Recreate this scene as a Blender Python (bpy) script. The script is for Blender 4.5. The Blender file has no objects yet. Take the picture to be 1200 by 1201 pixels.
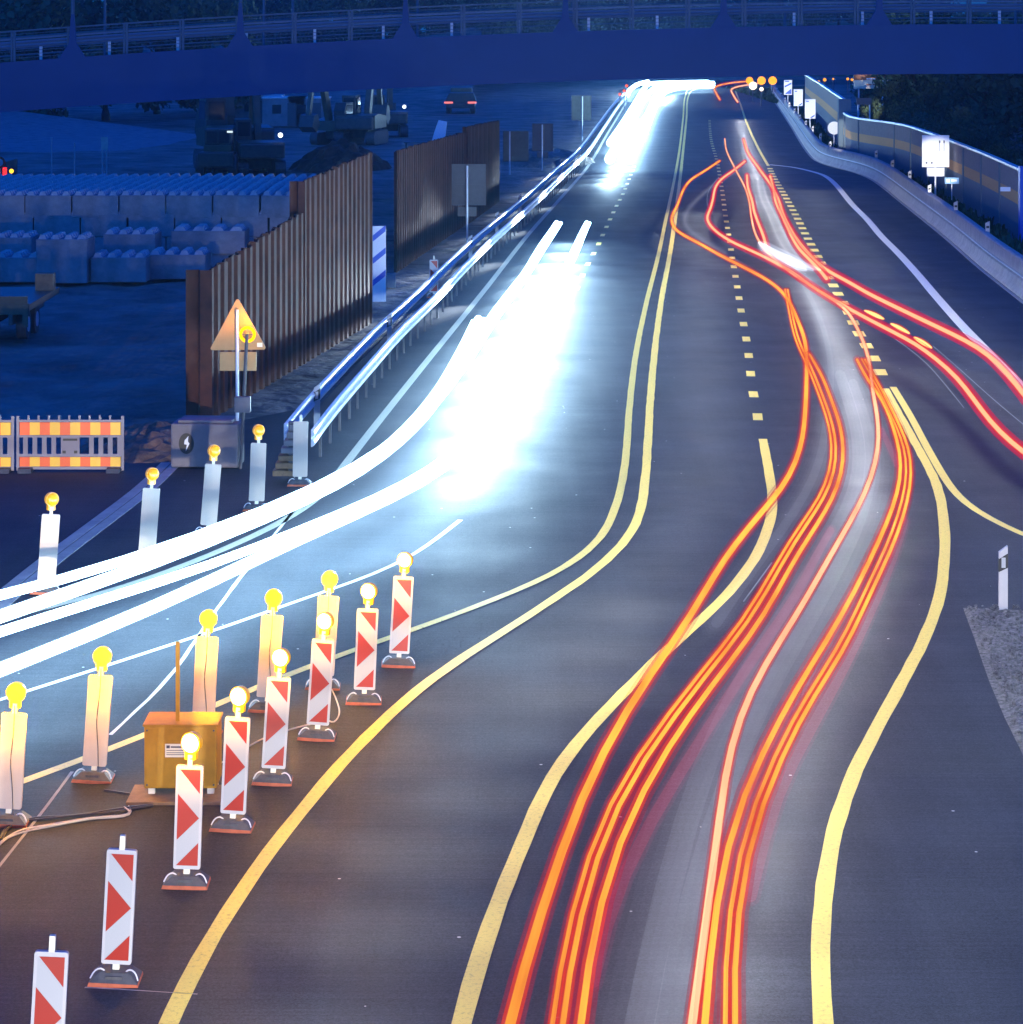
import bpy, bmesh, math, random
from mathutils import Vector, Matrix
random.seed(7)
S = bpy.context.scene
COL = S.collection
R = math.radians
F, H, VH = 3000.0, 8.1, 30.0          # focal length in photo pixels, camera height, horizon row

# ------------------------------------------------------------------ camera
cd = bpy.data.cameras.new('camera'); cam = bpy.data.objects.new('camera', cd); COL.objects.link(cam)
cam.location = (0, 0, H); cam.rotation_euler = (R(90), 0, 0)
cd.sensor_width = 36; cd.lens = 36 * F / 1200; cd.shift_y = -(600.5 - VH) / 1200
cd.clip_start = 0.5; cd.clip_end = 3000
S.camera = cam
# ------------------------------------------------------------------ world, dusk sky
W = bpy.data.worlds.new("World"); S.world = W; W.use_nodes = True
nt = W.node_tree; nt.nodes.clear()
sky = nt.nodes.new('ShaderNodeTexSky'); sky.sky_type = 'NISHITA'; sky.sun_disc = False
sky.sun_elevation = R(9.0); sky.sun_rotation = R(200); sky.air_density = 1.5; sky.ozone_density = 6.0; sky.dust_density = 0.2
tint = nt.nodes.new('ShaderNodeMix'); tint.data_type = 'RGBA'; tint.blend_type = 'MULTIPLY'; tint.inputs[0].default_value = 1
tint.inputs[7].default_value = (0.003, 0.29, 1.25, 1)
bg = nt.nodes.new('ShaderNodeBackground'); bg.inputs[1].default_value = 0.15
wo = nt.nodes.new('ShaderNodeOutputWorld')
nt.links.new(sky.outputs[0], tint.inputs[6]); nt.links.new(tint.outputs[2], bg.inputs[0]); nt.links.new(bg.outputs[0], wo.inputs[0])
sl = bpy.data.lights.new('dusk_sun', 'SUN'); sl.energy = 0.12; sl.angle = R(25); sl.color = (0.05, 0.35, 1.0)
so = bpy.data.objects.new('dusk_sun', sl); COL.objects.link(so); so.rotation_euler = (R(55), 0, R(-35))
S.view_settings.view_transform = 'Standard'; S.view_settings.look = 'None'
S.view_settings.exposure = 1.0; S.view_settings.gamma = 1.0
S.render.engine = 'CYCLES'
S.cycles.use_denoising = True
S.cycles.max_bounces = 5; S.cycles.diffuse_bounces = 2; S.cycles.glossy_bounces = 2
S.cycles.transparent_max_bounces = 64; S.cycles.sample_clamp_indirect = 3.0
S.cycles.sample_clamp_direct = 0

# ------------------------------------------------------------------ helpers
def P(u, v, z=0.0):
    D = F * (H - z) / (v - VH)
    return Vector(((u - 600.0) * D / F, D, z))
def sc(v): return (v - VH) / H
def tag(o, label=None, cat=None, group=None, kind=None):
    if label: o['label'] = label
    if cat: o['category'] = cat
    if group: o['group'] = group
    if kind: o['kind'] = kind
    return o
def empty(name, loc, label=None, cat=None, group=None, rz=0, kind=None):
    o = bpy.data.objects.new(name, None); COL.objects.link(o)
    o.location = loc; o.rotation_euler = (0, 0, rz); o.empty_display_size = .2
    return tag(o, label, cat, group, kind)
def copy_tree(o, parent=None, loc=None):
    c = o.copy(); COL.objects.link(c); c.parent = parent
    if loc is not None: c.location = loc
    for k in list(o.children): copy_tree(k, c)
    return c
class MB:
    def __init__(s): s.v = []; s.f = []; s.m = []; s.sm = []
    def add(s, vs, fs, mi=0, smooth=False):
        b = len(s.v); s.v += [tuple(x) for x in vs]
        for f in fs: s.f.append([b + i for i in f]); s.m.append(mi); s.sm.append(smooth)
    def box(s, x0, x1, y0, y1, z0, z1, mi=0, rot=None, org=(0, 0, 0), bev=0.0):
        if bev > 0:
            bm = bmesh.new(); bmesh.ops.create_cube(bm, size=1)
            for q in bm.verts: q.co = Vector(((x0+x1)/2 + q.co.x*(x1-x0), (y0+y1)/2 + q.co.y*(y1-y0), (z0+z1)/2 + q.co.z*(z1-z0)))
            bmesh.ops.bevel(bm, geom=bm.edges[:], offset=bev, segments=2, affect='EDGES', profile=.6)
            bm.verts.index_update()
            vs = [q.co.copy() for q in bm.verts]; fs = [[q.index for q in f.verts] for f in bm.faces]; bm.free()
        else:
            vs = [Vector(p) for p in ((x0,y0,z0),(x1,y0,z0),(x1,y1,z0),(x0,y1,z0),(x0,y0,z1),(x1,y0,z1),(x1,y1,z1),(x0,y1,z1))]
            fs = [(3,2,1,0),(4,5,6,7),(0,1,5,4),(1,2,6,5),(2,3,7,6),(3,0,4,7)]
        if rot is not None: vs = [rot @ (q - Vector(org)) + Vector(org) for q in vs]
        s.add(vs, fs, mi); return s
    def prism(s, pts, d0, d1, axis='y', mi=0):
        n = len(pts)
        mk = {'y': lambda a, b, d: (a, d, b), 'x': lambda a, b, d: (d, a, b), 'z': lambda a, b, d: (a, b, d)}[axis]
        vs = [mk(a, b, d0) for a, b in pts] + [mk(a, b, d1) for a, b in pts]
        s.add(vs, [list(range(n)), list(range(2*n-1, n-1, -1))] + [(i, (i+1) % n + 0, (i+1) % n + n, i+n) for i in range(n)], mi); return s
    def tube(s, p0, p1, r0, r1=None, n=12, mi=0, caps=True):
        r1 = r0 if r1 is None else r1
        p0, p1 = Vector(p0), Vector(p1); d = (p1-p0).normalized()
        a = d.orthogonal().normalized(); b = d.cross(a)
        vs = [p + (a*math.cos(2*math.pi*i/n) + b*math.sin(2*math.pi*i/n))*r for p, r in ((p0, r0), (p1, r1)) for i in range(n)]
        s.add(vs, [(i, (i+1) % n, n+(i+1) % n, n+i) for i in range(n)], mi, True)
        if caps: s.add(vs, [list(range(n-1, -1, -1)), list(range(n, 2*n))], mi)
        return s
    def ball(s, c, r, mi=0, n=14, sx=1, sy=1, sz=1):
        c = Vector(c); vs = []; fs = []
        for i in range(n+1):
            t = math.pi*i/n
            for j in range(n): p = 2*math.pi*j/n; vs.append(c+Vector((r*sx*math.sin(t)*math.cos(p), r*sy*math.sin(t)*math.sin(p), r*sz*math.cos(t))))
        for i in range(n):
            for j in range(n): fs.append((i*n+j, (i+1)*n+j, (i+1)*n+(j+1) % n, i*n+(j+1) % n))
        s.add(vs, fs, mi, True); return s
    def torus(s, c, R0, r, axis='y', mi=0, n=28, m=8):
        c = Vector(c); vs = []; fs = []
        for i in range(n):
            a = 2*math.pi*i/n
            for j in range(m):
                b = 2*math.pi*j/m; rr = R0+r*math.cos(b)
                x, z, y = rr*math.cos(a), rr*math.sin(a), r*math.sin(b)
                vs.append(c+Vector((x, y, z)) if axis == 'y' else c+Vector((x, z, y)))
        for i in range(n):
            for j in range(m): fs.append((i*m+j, ((i+1) % n)*m+j, ((i+1) % n)*m+(j+1) % m, i*m+(j+1) % m))
        s.add(vs, fs, mi, True); return s
    def sweep(s, path, prof, closed=True, mi=0, smooth=False, mids=None):
        """prof: (side, up) pairs carried along path; side is to the right of travel in plan"""
        n = len(path); m = len(prof); vs = []
        for i, p in enumerate(path):
            t = (path[min(i+1, n-1)] - path[max(i-1, 0)]); t.z = 0; t.normalize()
            sd = Vector((t.y, -t.x, 0))
            for a, b in prof: vs.append(p + sd*a + Vector((0, 0, b)))
        b0 = len(s.v); s.v += [tuple(q) for q in vs]
        k = m if closed else m-1
        for i in range(n-1):
            for j in range(k):
                j2 = (j+1) % m
                s.f.append([b0+i*m+j, b0+i*m+j2, b0+(i+1)*m+j2, b0+(i+1)*m+j]); s.m.append(mids[j] if mids else mi); s.sm.append(smooth)
        if closed:
            s.f.append([b0+j for j in range(m)][::-1]); s.m.append(mi); s.sm.append(False)
            s.f.append([b0+(n-1)*m+j for j in range(m)]); s.m.append(mi); s.sm.append(False)
        return s
    def pipe(s, path, r, n=8, mi=0, taper=True):
        """round tube along a 3-D path with rounded ends; r may be a list"""
        N = len(path); T = []
        rings = []
        for i in range(N):
            t = (path[min(i+1, N-1)]-path[max(i-1, 0)]).normalized()
            a = t.cross(Vector((0, 0, 1))).normalized(); b = a.cross(t)
            rr = r[i] if isinstance(r, list) else r
            rings.append((path[i], a, b, rr))
        if taper:
            def cap(q, t, sgn):
                out = []
                for k in (0.35, 0.7, 0.93):
                    out.append((q[0]+t*sgn*q[3]*k, q[1], q[2], q[3]*math.sqrt(1-k*k)))
                return out
            t0 = (path[1]-path[0]).normalized(); t1 = (path[-1]-path[-2]).normalized()
            rings = cap(rings[0], t0, -1)[::-1] + rings + cap(rings[-1], t1, 1)
        vs = []
        for p, a, b, rr in rings:
            for j in range(n): th = 2*math.pi*j/n; vs.append(p + (a*math.cos(th)+b*math.sin(th))*rr)
        fs = [(i*n+j, i*n+(j+1) % n, (i+1)*n+(j+1) % n, (i+1)*n+j) for i in range(len(rings)-1) for j in range(n)]
        fs += [list(range(n))[::-1], [(len(rings)-1)*n+j for j in range(n)]]
        s.add(vs, fs, mi, True); return s
    def build(s, name, mats, parent=None, loc=None):
        me = bpy.data.meshes.new(name); me.from_pydata(s.v, [], s.f)
        if not isinstance(mats, (list, tuple)): mats = [mats]
        for m in mats: me.materials.append(m)
        me.polygons.foreach_set('material_index', s.m); me.polygons.foreach_set('use_smooth', s.sm)
        bm = bmesh.new(); bm.from_mesh(me); bmesh.ops.recalc_face_normals(bm, faces=bm.faces); bm.to_mesh(me); bm.free()
        me.update()
        o = bpy.data.objects.new(name, me); COL.objects.link(o)
        if parent: o.parent = parent
        if loc is not None: o.location = loc
        return o
def crom(pts, step=1.0):
    """smooth centripetal-ish curve through points, resampled about every step metres"""
    pts = [Vector(p) for p in pts]
    q = [pts[0]*2-pts[1]] + pts + [pts[-1]*2-pts[-2]]
    out = []
    for i in range(1, len(q)-2):
        p0, p1, p2, p3 = q[i-1], q[i], q[i+1], q[i+2]
        n = max(1, int((p2-p1).length/step))
        for k in range(n):
            t = k/n
            d = (p2-p1).length
            m1 = (p2-p0)*(d/max((p2-p0).length, 1e-6)); m2 = (p3-p1)*(d/max((p3-p1).length, 1e-6))
            h = t*t*t; g = t*t
            out.append(p1*(2*h-3*g+1)+m1*(h-2*g+t)+p2*(-2*h+3*g)+m2*(h-g))
    out.append(pts[-1]); return out
def smooth(path, it=3):
    for _ in range(it):
        path = [path[0]] + [(path[i-1]+path[i]*2+path[i+1])/4 for i in range(1, len(path)-1)] + [path[-1]]
    return path
def IP(pts, z=0.0): return [P(u, v, z) for u, v in pts]

# ------------------------------------------------------------------ materials
def mat(name, col, rough=.6, metal=0, noise=None, bump=None, emit=None, es=0, spec=None, dirt=None):
    m = bpy.data.materials.new(name); m.use_nodes = True; n = m.node_tree; b = n.nodes['Principled BSDF']
    b.inputs['Base Color'].default_value = (*col, 1); b.inputs['Roughness'].default_value = rough; b.inputs['Metallic'].default_value = metal
    if spec is not None: b.inputs['Specular IOR Level'].default_value = spec
    tc = n.nodes.new('ShaderNodeTexCoord')
    if noise:
        scl, lo, hi = noise
        t = n.nodes.new('ShaderNodeTexNoise'); t.inputs['Scale'].default_value = scl; t.inputs['Detail'].default_value = 8; t.inputs['Roughness'].default_value = .65
        mr = n.nodes.new('ShaderNodeMapRange'); mr.inputs[1].default_value = .3; mr.inputs[2].default_value = .7; mr.inputs[3].default_value = lo; mr.inputs[4].default_value = hi
        mx = n.nodes.new('ShaderNodeMix'); mx.data_type = 'RGBA'; mx.blend_type = 'MULTIPLY'; mx.inputs[0].default_value = 1
        mx.inputs[6].default_value = (*col, 1)
        n.links.new(tc.outputs['Object'], t.inputs[0]); n.links.new(t.outputs[0], mr.inputs[0]); n.links.new(mr.outputs[0], mx.inputs[7])
        n.links.new(mx.outputs[2], b.inputs['Base Color'])
    if bump:
        scl, st, dist = bump
        t2 = n.nodes.new('ShaderNodeTexNoise'); t2.inputs['Scale'].default_value = scl; t2.inputs['Detail'].default_value = 6
        bp = n.nodes.new('ShaderNodeBump'); bp.inputs['Strength'].default_value = st; bp.inputs['Distance'].default_value = dist
        n.links.new(tc.outputs['Object'], t2.inputs[0]); n.links.new(t2.outputs[0], bp.inputs['Height']); n.links.new(bp.outputs[0], b.inputs['Normal'])
    if emit:
        b.inputs['Emission Color'].default_value = (*emit, 1); b.inputs['Emission Strength'].default_value = es*.5
    return m
def glow_add(name, col, s):
    m = bpy.data.materials.new(name); m.use_nodes = True; n = m.node_tree; n.nodes.clear()
    e = n.nodes.new('ShaderNodeEmission'); e.inputs[0].default_value = (*col, 1); e.inputs[1].default_value = s*.5
    t = n.nodes.new('ShaderNodeBsdfTransparent'); a = n.nodes.new('ShaderNodeAddShader'); o = n.nodes.new('ShaderNodeOutputMaterial')
    n.links.new(e.outputs[0], a.inputs[0]); n.links.new(t.outputs[0], a.inputs[1]); n.links.new(a.outputs[0], o.inputs[0]); return m
def vary(m, lo, hi, scale=(1.5, .12, 6)):
    n = m.node_tree; e = [q for q in n.nodes if q.type == 'EMISSION'][0]; st = e.inputs[1].default_value
    tc = n.nodes.new('ShaderNodeTexCoord'); mp = n.nodes.new('ShaderNodeMapping'); mp.inputs['Scale'].default_value = scale
    t = n.nodes.new('ShaderNodeTexNoise'); t.inputs['Scale'].default_value = 1; t.inputs['Detail'].default_value = 3
    q = n.nodes.new('ShaderNodeMapRange'); q.inputs[1].default_value = .3; q.inputs[2].default_value = .7; q.inputs[3].default_value = st*lo; q.inputs[4].default_value = st*hi
    n.links.new(tc.outputs['Object'], mp.inputs[0]); n.links.new(mp.outputs[0], t.inputs[0]); n.links.new(t.outputs[0], q.inputs[0]); n.links.new(q.outputs[0], e.inputs[1]); return m
def glow_mix(name, col, s, a):
    m = bpy.data.materials.new(name); m.use_nodes = True; n = m.node_tree; n.nodes.clear()
    e = n.nodes.new('ShaderNodeEmission'); e.inputs[0].default_value = (*col, 1); e.inputs[1].default_value = s*.5
    t = n.nodes.new('ShaderNodeBsdfTransparent'); x = n.nodes.new('ShaderNodeMixShader'); x.inputs[0].default_value = a; o = n.nodes.new('ShaderNodeOutputMaterial')
    n.links.new(t.outputs[0], x.inputs[1]); n.links.new(e.outputs[0], x.inputs[2]); n.links.new(x.outputs[0], o.inputs[0]); return m
def emis(name, col, s):
    m = bpy.data.materials.new(name); m.use_nodes = True; n = m.node_tree; n.nodes.clear()
    e = n.nodes.new('ShaderNodeEmission'); e.inputs[0].default_value = (*col, 1); e.inputs[1].default_value = s*.5
    o = n.nodes.new('ShaderNodeOutputMaterial'); n.links.new(e.outputs[0], o.inputs[0]); return m
M = {}
def asphalt(name, base):
    m = bpy.data.materials.new(name); m.use_nodes = True; n = m.node_tree; b = n.nodes['Principled BSDF']; L = n.links
    tc = n.nodes.new('ShaderNodeTexCoord')
    def noise(scale, vec=(1, 1, 1), det=6, rough=.6):
        mp = n.nodes.new('ShaderNodeMapping'); mp.inputs['Scale'].default_value = vec
        t = n.nodes.new('ShaderNodeTexNoise'); t.inputs['Scale'].default_value = scale; t.inputs['Detail'].default_value = det; t.inputs['Roughness'].default_value = rough
        L.new(tc.outputs['Object'], mp.inputs[0]); L.new(mp.outputs[0], t.inputs[0]); return t
    def rng(src, a, c, lo, hi):
        r = n.nodes.new('ShaderNodeMapRange'); r.inputs[1].default_value = a; r.inputs[2].default_value = c; r.inputs[3].default_value = lo; r.inputs[4].default_value = hi
        L.new(src, r.inputs[0]); return r.outputs[0]
    def mul(a, c):
        x = n.nodes.new('ShaderNodeMath'); x.operation = 'MULTIPLY'; L.new(a, x.inputs[0]); L.new(c, x.inputs[1]); return x.outputs[0]
    big = rng(noise(.12).outputs[0], .3, .7, .9, 1.1)
    cross = rng(noise(1.0, (.25, 20, 1), 6).outputs[0], .3, .7, .80, 1.2)     # brushed across the lanes
    along = rng(noise(1.0, (2.2, .03, 1), 4).outputs[0], .3, .7, .88, 1.12)
    fine = rng(noise(38, det=5, rough=.85).outputs[0], .40, .60, .62, 1.4)
    v = n.nodes.new('ShaderNodeTexVoronoi'); v.inputs['Scale'].default_value = 2.6; L.new(tc.outputs['Object'], v.inputs[0])
    speck = n.nodes.new('ShaderNodeMath'); speck.operation = 'LESS_THAN'; speck.inputs[1].default_value = .045; L.new(v.outputs['Distance'], speck.inputs[0])
    sp2 = n.nodes.new('ShaderNodeMath'); sp2.operation = 'GREATER_THAN'; sp2.inputs[1].default_value = .72
    sep = n.nodes.new('ShaderNodeSeparateColor'); L.new(v.outputs['Color'], sep.inputs[0]); L.new(sep.outputs[0], sp2.inputs[0])
    sm = mul(speck.outputs[0], sp2.outputs[0])
    k = mul(mul(mul(big, cross), mul(along, fine)), rng(noise(13, det=8, rough=.8).outputs[0], .35, .65, .78, 1.22))
    mx = n.nodes.new('ShaderNodeMix'); mx.data_type = 'RGBA'; mx.blend_type = 'MULTIPLY'; mx.inputs[0].default_value = 1; mx.inputs[6].default_value = (*base, 1)
    L.new(k, mx.inputs[7])
    m2 = n.nodes.new('ShaderNodeMix'); m2.data_type = 'RGBA'; m2.inputs[7].default_value = (.5, .5, .48, 1); L.new(sm, m2.inputs[0]); L.new(mx.outputs[2], m2.inputs[6])
    L.new(m2.outputs[2], b.inputs['Base Color'])
    L.new(rng(noise(.5).outputs[0], .3, .7, .62, .78), b.inputs['Roughness'])
    b.inputs['Specular IOR Level'].default_value = .22
    bp = n.nodes.new('ShaderNodeBump'); bp.inputs['Strength'].default_value = .35; bp.inputs['Distance'].default_value = .006
    L.new(noise(60, det=4).outputs[0], bp.inputs['Height']); L.new(bp.outputs[0], b.inputs['Normal'])
    return m
M['asphalt'] = asphalt('asphalt', (.037, .042, .050))
M['asphalt_site'] = asphalt('asphalt_site', (.045, .05, .055))
def paint(name, col, wear=.35):
    m = mat(name, col, .55); n = m.node_tree; b = n.nodes['Principled BSDF']; L = n.links
    tc = n.nodes['Texture Coordinate']
    t = n.nodes.new('ShaderNodeTexNoise'); t.inputs['Scale'].default_value = 22; t.inputs['Detail'].default_value = 10; t.inputs['Roughness'].default_value = .75
    r = n.nodes.new('ShaderNodeMapRange'); r.inputs[1].default_value = .30; r.inputs[2].default_value = .48; r.inputs[3].default_value = 1-wear; r.inputs[4].default_value = 1
    mx = n.nodes.new('ShaderNodeMix'); mx.data_type = 'RGBA'; mx.blend_type = 'MULTIPLY'; mx.inputs[0].default_value = 1; mx.inputs[6].default_value = (*col, 1)
    L.new(tc.outputs['Object'], t.inputs[0]); L.new(t.outputs[0], r.inputs[0]); L.new(r.outputs[0], mx.inputs[7]); L.new(mx.outputs[2], b.inputs['Base Color'])
    return m
M['yellow_paint'] = paint('yellow_paint', (.92, .72, .13), .5)
M['white_paint'] = paint('white_paint', (.78, .75, .66))
M['pale_paint'] = paint('pale_paint', (.55, .52, .38), .5)
M['dirt'] = mat('dirt', (.20, .17, .14), .9, noise=(.35, .25, 1.6), bump=(1.2, 1, .25))
M['gravel'] = mat('gravel', (.15, .15, .145), .9, noise=(14, .25, 1.7), bump=(18, 1, .06))
M['grass'] = mat('grass', (.05, .075, .02), .9, noise=(3, .5, 1.5), bump=(6, .8, .1))
M['concrete'] = mat('concrete', (.42, .41, .39), .8, noise=(2.2, .75, 1.15), bump=(30, .3, .01))
M['concrete_old'] = mat('concrete_old', (.24, .25, .26), .85, noise=(1.6, .6, 1.2), bump=(20, .4, .02))
M['stud'] = mat('stud', (.42, .43, .44), .8, noise=(3, .7, 1.2))
M['galv'] = mat('galvanised_steel', (.72, .74, .76), .45, .15, noise=(4, .85, 1.08))
M['deck_rail'] = mat('deck_rail_steel', (.16, .22, .28), .5, .2)
M['steel_dark'] = mat('dark_steel', (.10, .10, .11), .5, .4)
M['rust'] = mat('rusty_sheet_pile', (.088, .032, .018), .9, .0, noise=(1.3, .5, 1.4), bump=(12, .3, .01))
M['bridge'] = mat('bridge_steel_paint', (.001, .05, .17), .6, noise=(.35, .9, 1.08))
M['rail_paint'] = mat('railing_paint', (.05, .11, .16), .5)
M['plastic_white'] = mat('white_plastic', (.50, .49, .48), .42, noise=(5, .93, 1.03))
M['plastic_back'] = mat('beacon_back', (.60, .50, .40), .5, noise=(3, .9, 1.05))
M['reflex_white'] = mat('reflective_white', (.42, .43, .43), .35)
M['reflex_red'] = mat('reflective_red', (.36, .016, .006), .38)
M['reflex_orange'] = mat('reflective_orange', (.95, .10, .005), .4)
M['reflex_yellow'] = mat('reflective_yellow', (.98, .52, .02), .4)
M['rubber'] = mat('rubber_foot', (.055, .055, .06), .6, noise=(9, .7, 1.5), bump=(25, .3, .01))
M['rubber_red'] = mat('rubber_foot_edge', (.45, .10, .04), .6, noise=(9, .7, 1.2))
M['amber'] = mat('amber_plastic', (.85, .42, .02), .3, emit=(1, .40, .0), es=.35)
M['amber_back'] = mat('amber_lamp_back', (.9, .55, .02), .3, emit=(1, .58, .01), es=1.3)
M['lens'] = mat('lit_lamp_lens', (1, .8, .3), .2, emit=(1, .55, .10), es=26)
M['lens_dim'] = mat('amber_lens', (.95, .38, .01), .2, emit=(1, .33, .0), es=.45)  # mild emission added to brighten lamps that are not lit
M['box_yellow'] = mat('painted_box', (.46, .24, .012), .5, .1, noise=(6, .8, 1.1))
M['label'] = mat('label', (.85, .80, .6), .5)
M['black'] = mat('black_plastic', (.015, .015, .015), .5)
M['wood'] = mat('wood', (.25, .16, .08), .7, noise=(8, .7, 1.2))
M['grey_cab'] = mat('grey_cabinet', (.17, .15, .16), .55, noise=(4, .8, 1.1))
M['sign_back'] = mat('sign_back', (.10, .092, .095), .6, .1, noise=(6, .85, 1.1))
M['sign_white'] = mat('sign_white', (.9, .9, .88), .4)
M['sign_blue'] = mat('sign_blue', (.01, .10, .55), .4)
M['wrap_blue'] = mat('pale_blue_sign', (.25, .50, .75), .4)
M['sign_brown'] = mat('sign_brown', (.45, .12, .03), .4)
M['machine'] = mat('machine_dark', (.055, .065, .06), .5, noise=(4, .7, 1.3))
M['machine_y'] = mat('machine_body', (.09, .085, .05), .45, noise=(3, .8, 1.2))
M['glass'] = mat('dark_glass', (.02, .03, .04), .08)
M['wall_grey'] = mat('noise_wall_panel', (.20, .19, .19), .85, noise=(5, .85, 1.1), bump=(12, .5, .02))
M['wall_tan'] = mat('noise_wall_stripe', (.52, .30, .12), .8)
M['wall_base'] = mat('noise_wall_base', (.11, .16, .20), .8)
M['wall_cap'] = mat('noise_wall_cap', (.65, .66, .66), .4, .4)
M['bark'] = mat('bark', (.06, .045, .03), .9)
M['leaf'] = mat('leaf', (.045, .075, .035), .8, noise=(1.1, .5, 1.6))
M['leaf2'] = mat('leaf_pale', (.07, .10, .045), .8, noise=(1.3, .5, 1.6))
M['cable'] = mat('cable', (.06, .05, .05), .35)
M['trim_red'] = mat('red_trim', (.7, .06, .03), .5)

# ------------------------------------------------------------------ ground and roads
def sheet(name, loop, z, m, kind='structure', sub=None, label=None):
    mb = MB(); mb.add([(p[0], p[1], z) for p in loop], [list(range(len(loop)))])
    o = mb.build(name, m); o['kind'] = kind
    me = o.data
    bm = bmesh.new(); bm.from_mesh(me); bmesh.ops.triangulate(bm, faces=bm.faces[:])
    for f in bm.faces:
        if f.normal.z < 0: f.normal_flip()
    bm.to_mesh(me); bm.free(); return o
# site ground, gently rutted, one sheet to the horizon
g = MB(); xs = [-900, -400, -200, -120, -80] + [-60+i*1.0 for i in range(0, 62)] + [4, 8, 16, 30, 60, 120, 250, 500, 900]
ys = [-60, 0, 20, 35] + [42+i*1.0 for i in range(0, 110)] + [160, 180, 210, 260, 330, 420, 600, 1000, 2000]
rnd = random.Random(3); hz = {}
for j, y in enumerate(ys):
    for i, x in enumerate(xs):
        rough = 1 if (-60 < x < -9 and 48 < y < 150) else 0
        z = -.03 - rough*rnd.random()*.14
        g.v.append((x, y, z))
nx = len(xs)
for j in range(len(ys)-1):
    for i in range(nx-1): g.f.append([j*nx+i, j*nx+i+1, (j+1)*nx+i+1, (j+1)*nx+i]); g.m.append(0); g.sm.append(True)
o = g.build('ground', M['dirt']); o['kind'] = 'structure'

railpts = [(330, 582), (345, 552), (362, 527), (380, 499), (402, 475), (430, 445), (475, 390), (500, 370), (535, 331), (575, 290), (630, 240), (662, 208), (688, 183), (708, 153), (726, 126), (738, 112)]
rail_path = smooth(crom(IP(railpts, .45), 2.0), 4)
for p in rail_path: p.z = 0
bar_base = smooth(crom(IP([(1330, 455), (1260, 400), (1200, 352), (1152, 315), (1117, 284), (1067, 244), (1021, 209), (996, 200), (972, 195), (960, 191), (946, 176), (929, 149), (915, 128), (904, 111), (902, 104)]), 2.0), 3)
loop = [Vector((-60, 5, 0)), Vector((60, 5, 0)), Vector((60, 50, 0))] + [b for b in bar_base if b.y > 52]
loop += [Vector((30, 345, 0)), Vector((140, 385, 0)), Vector((140, 420, 0)), Vector((22, 372, 0))] + IP([(725, 106)])
loop += [p+Vector((-.9, 0, 0)) for p in reversed(rail_path) if 52 < p.y < 285] + [Vector((-7.5, 49.5, 0)), Vector((-9, 47, 0)), Vector((-11, 46.0, 0)), Vector((-60, 46.0, 0))]
sheet('road', loop, 0.0, M['asphalt'])
# gravel patch at right
gp = IP([(1129, 713), (1142, 748), (1160, 800), (1178, 842), (1200, 887), (1260, 980), (1400, 980), (1400, 716), (1200, 716)])
gm = MB(); bm = bmesh.new()
vs = [bm.verts.new((p.x, p.y, 0)) for p in gp]; bm.faces.new(vs)
bmesh.ops.triangulate(bm, faces=bm.faces[:]); bmesh.ops.subdivide_edges(bm, edges=bm.edges[:], cuts=12, use_grid_fill=True)
bm.normal_update()
for v in bm.verts: v.co.z = .004+random.random()*.05 if not v.is_boundary else .004
me = bpy.data.meshes.new('gravel_bed'); bm.to_mesh(me); bm.free(); me.materials.append(M['gravel'])
o = bpy.data.objects.new('gravel_bed', me); COL.objects.link(o); o['kind'] = 'structure'
st = MB()
tri = [P(1131, 716), P(1200, 884), P(1330, 900), P(1330, 716)]
for i in range(1500):
    u = 1129+random.random()*110; v = 714+random.random()*190
    if u < 1131+(v-713)*.42: continue
    p = P(u, v); r = random.uniform(.012, .04)
    M3 = Matrix.Rotation(random.random()*6, 3, Vector((random.random(), random.random(), 1)).normalized())
    q = [M3 @ Vector(c)*r for c in ((1, 0, 0), (-.3, .9, 0), (-.6, -.7, .1), (.1, .1, .8), (0, .1, -.7))]
    st.add([p+c+Vector((0, 0, .045)) for c in q], [(0, 1, 3), (1, 2, 3), (2, 0, 3), (1, 0, 4), (2, 1, 4), (0, 2, 4)])
o = st.build('loose_gravel', M['gravel']); o['kind'] = 'stuff'
# fine stones on the worn joint between the yellow lines
st = MB()
for i in range(170):
    u = random.gauss(505, 30); v = 757+random.gauss(0, 16)-(u-505)*.2
    p = P(u, v, .004); r = random.uniform(.005, .014)
    st.add([p+Vector(c)*r for c in ((1, 0, 0), (-.3, .9, 0), (-.6, -.7, 0), (.1, .1, .9))], [(0, 1, 3), (1, 2, 3), (2, 0, 3)])
o = st.build('road_grit', M['rubber']); o['kind'] = 'stuff'
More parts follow.
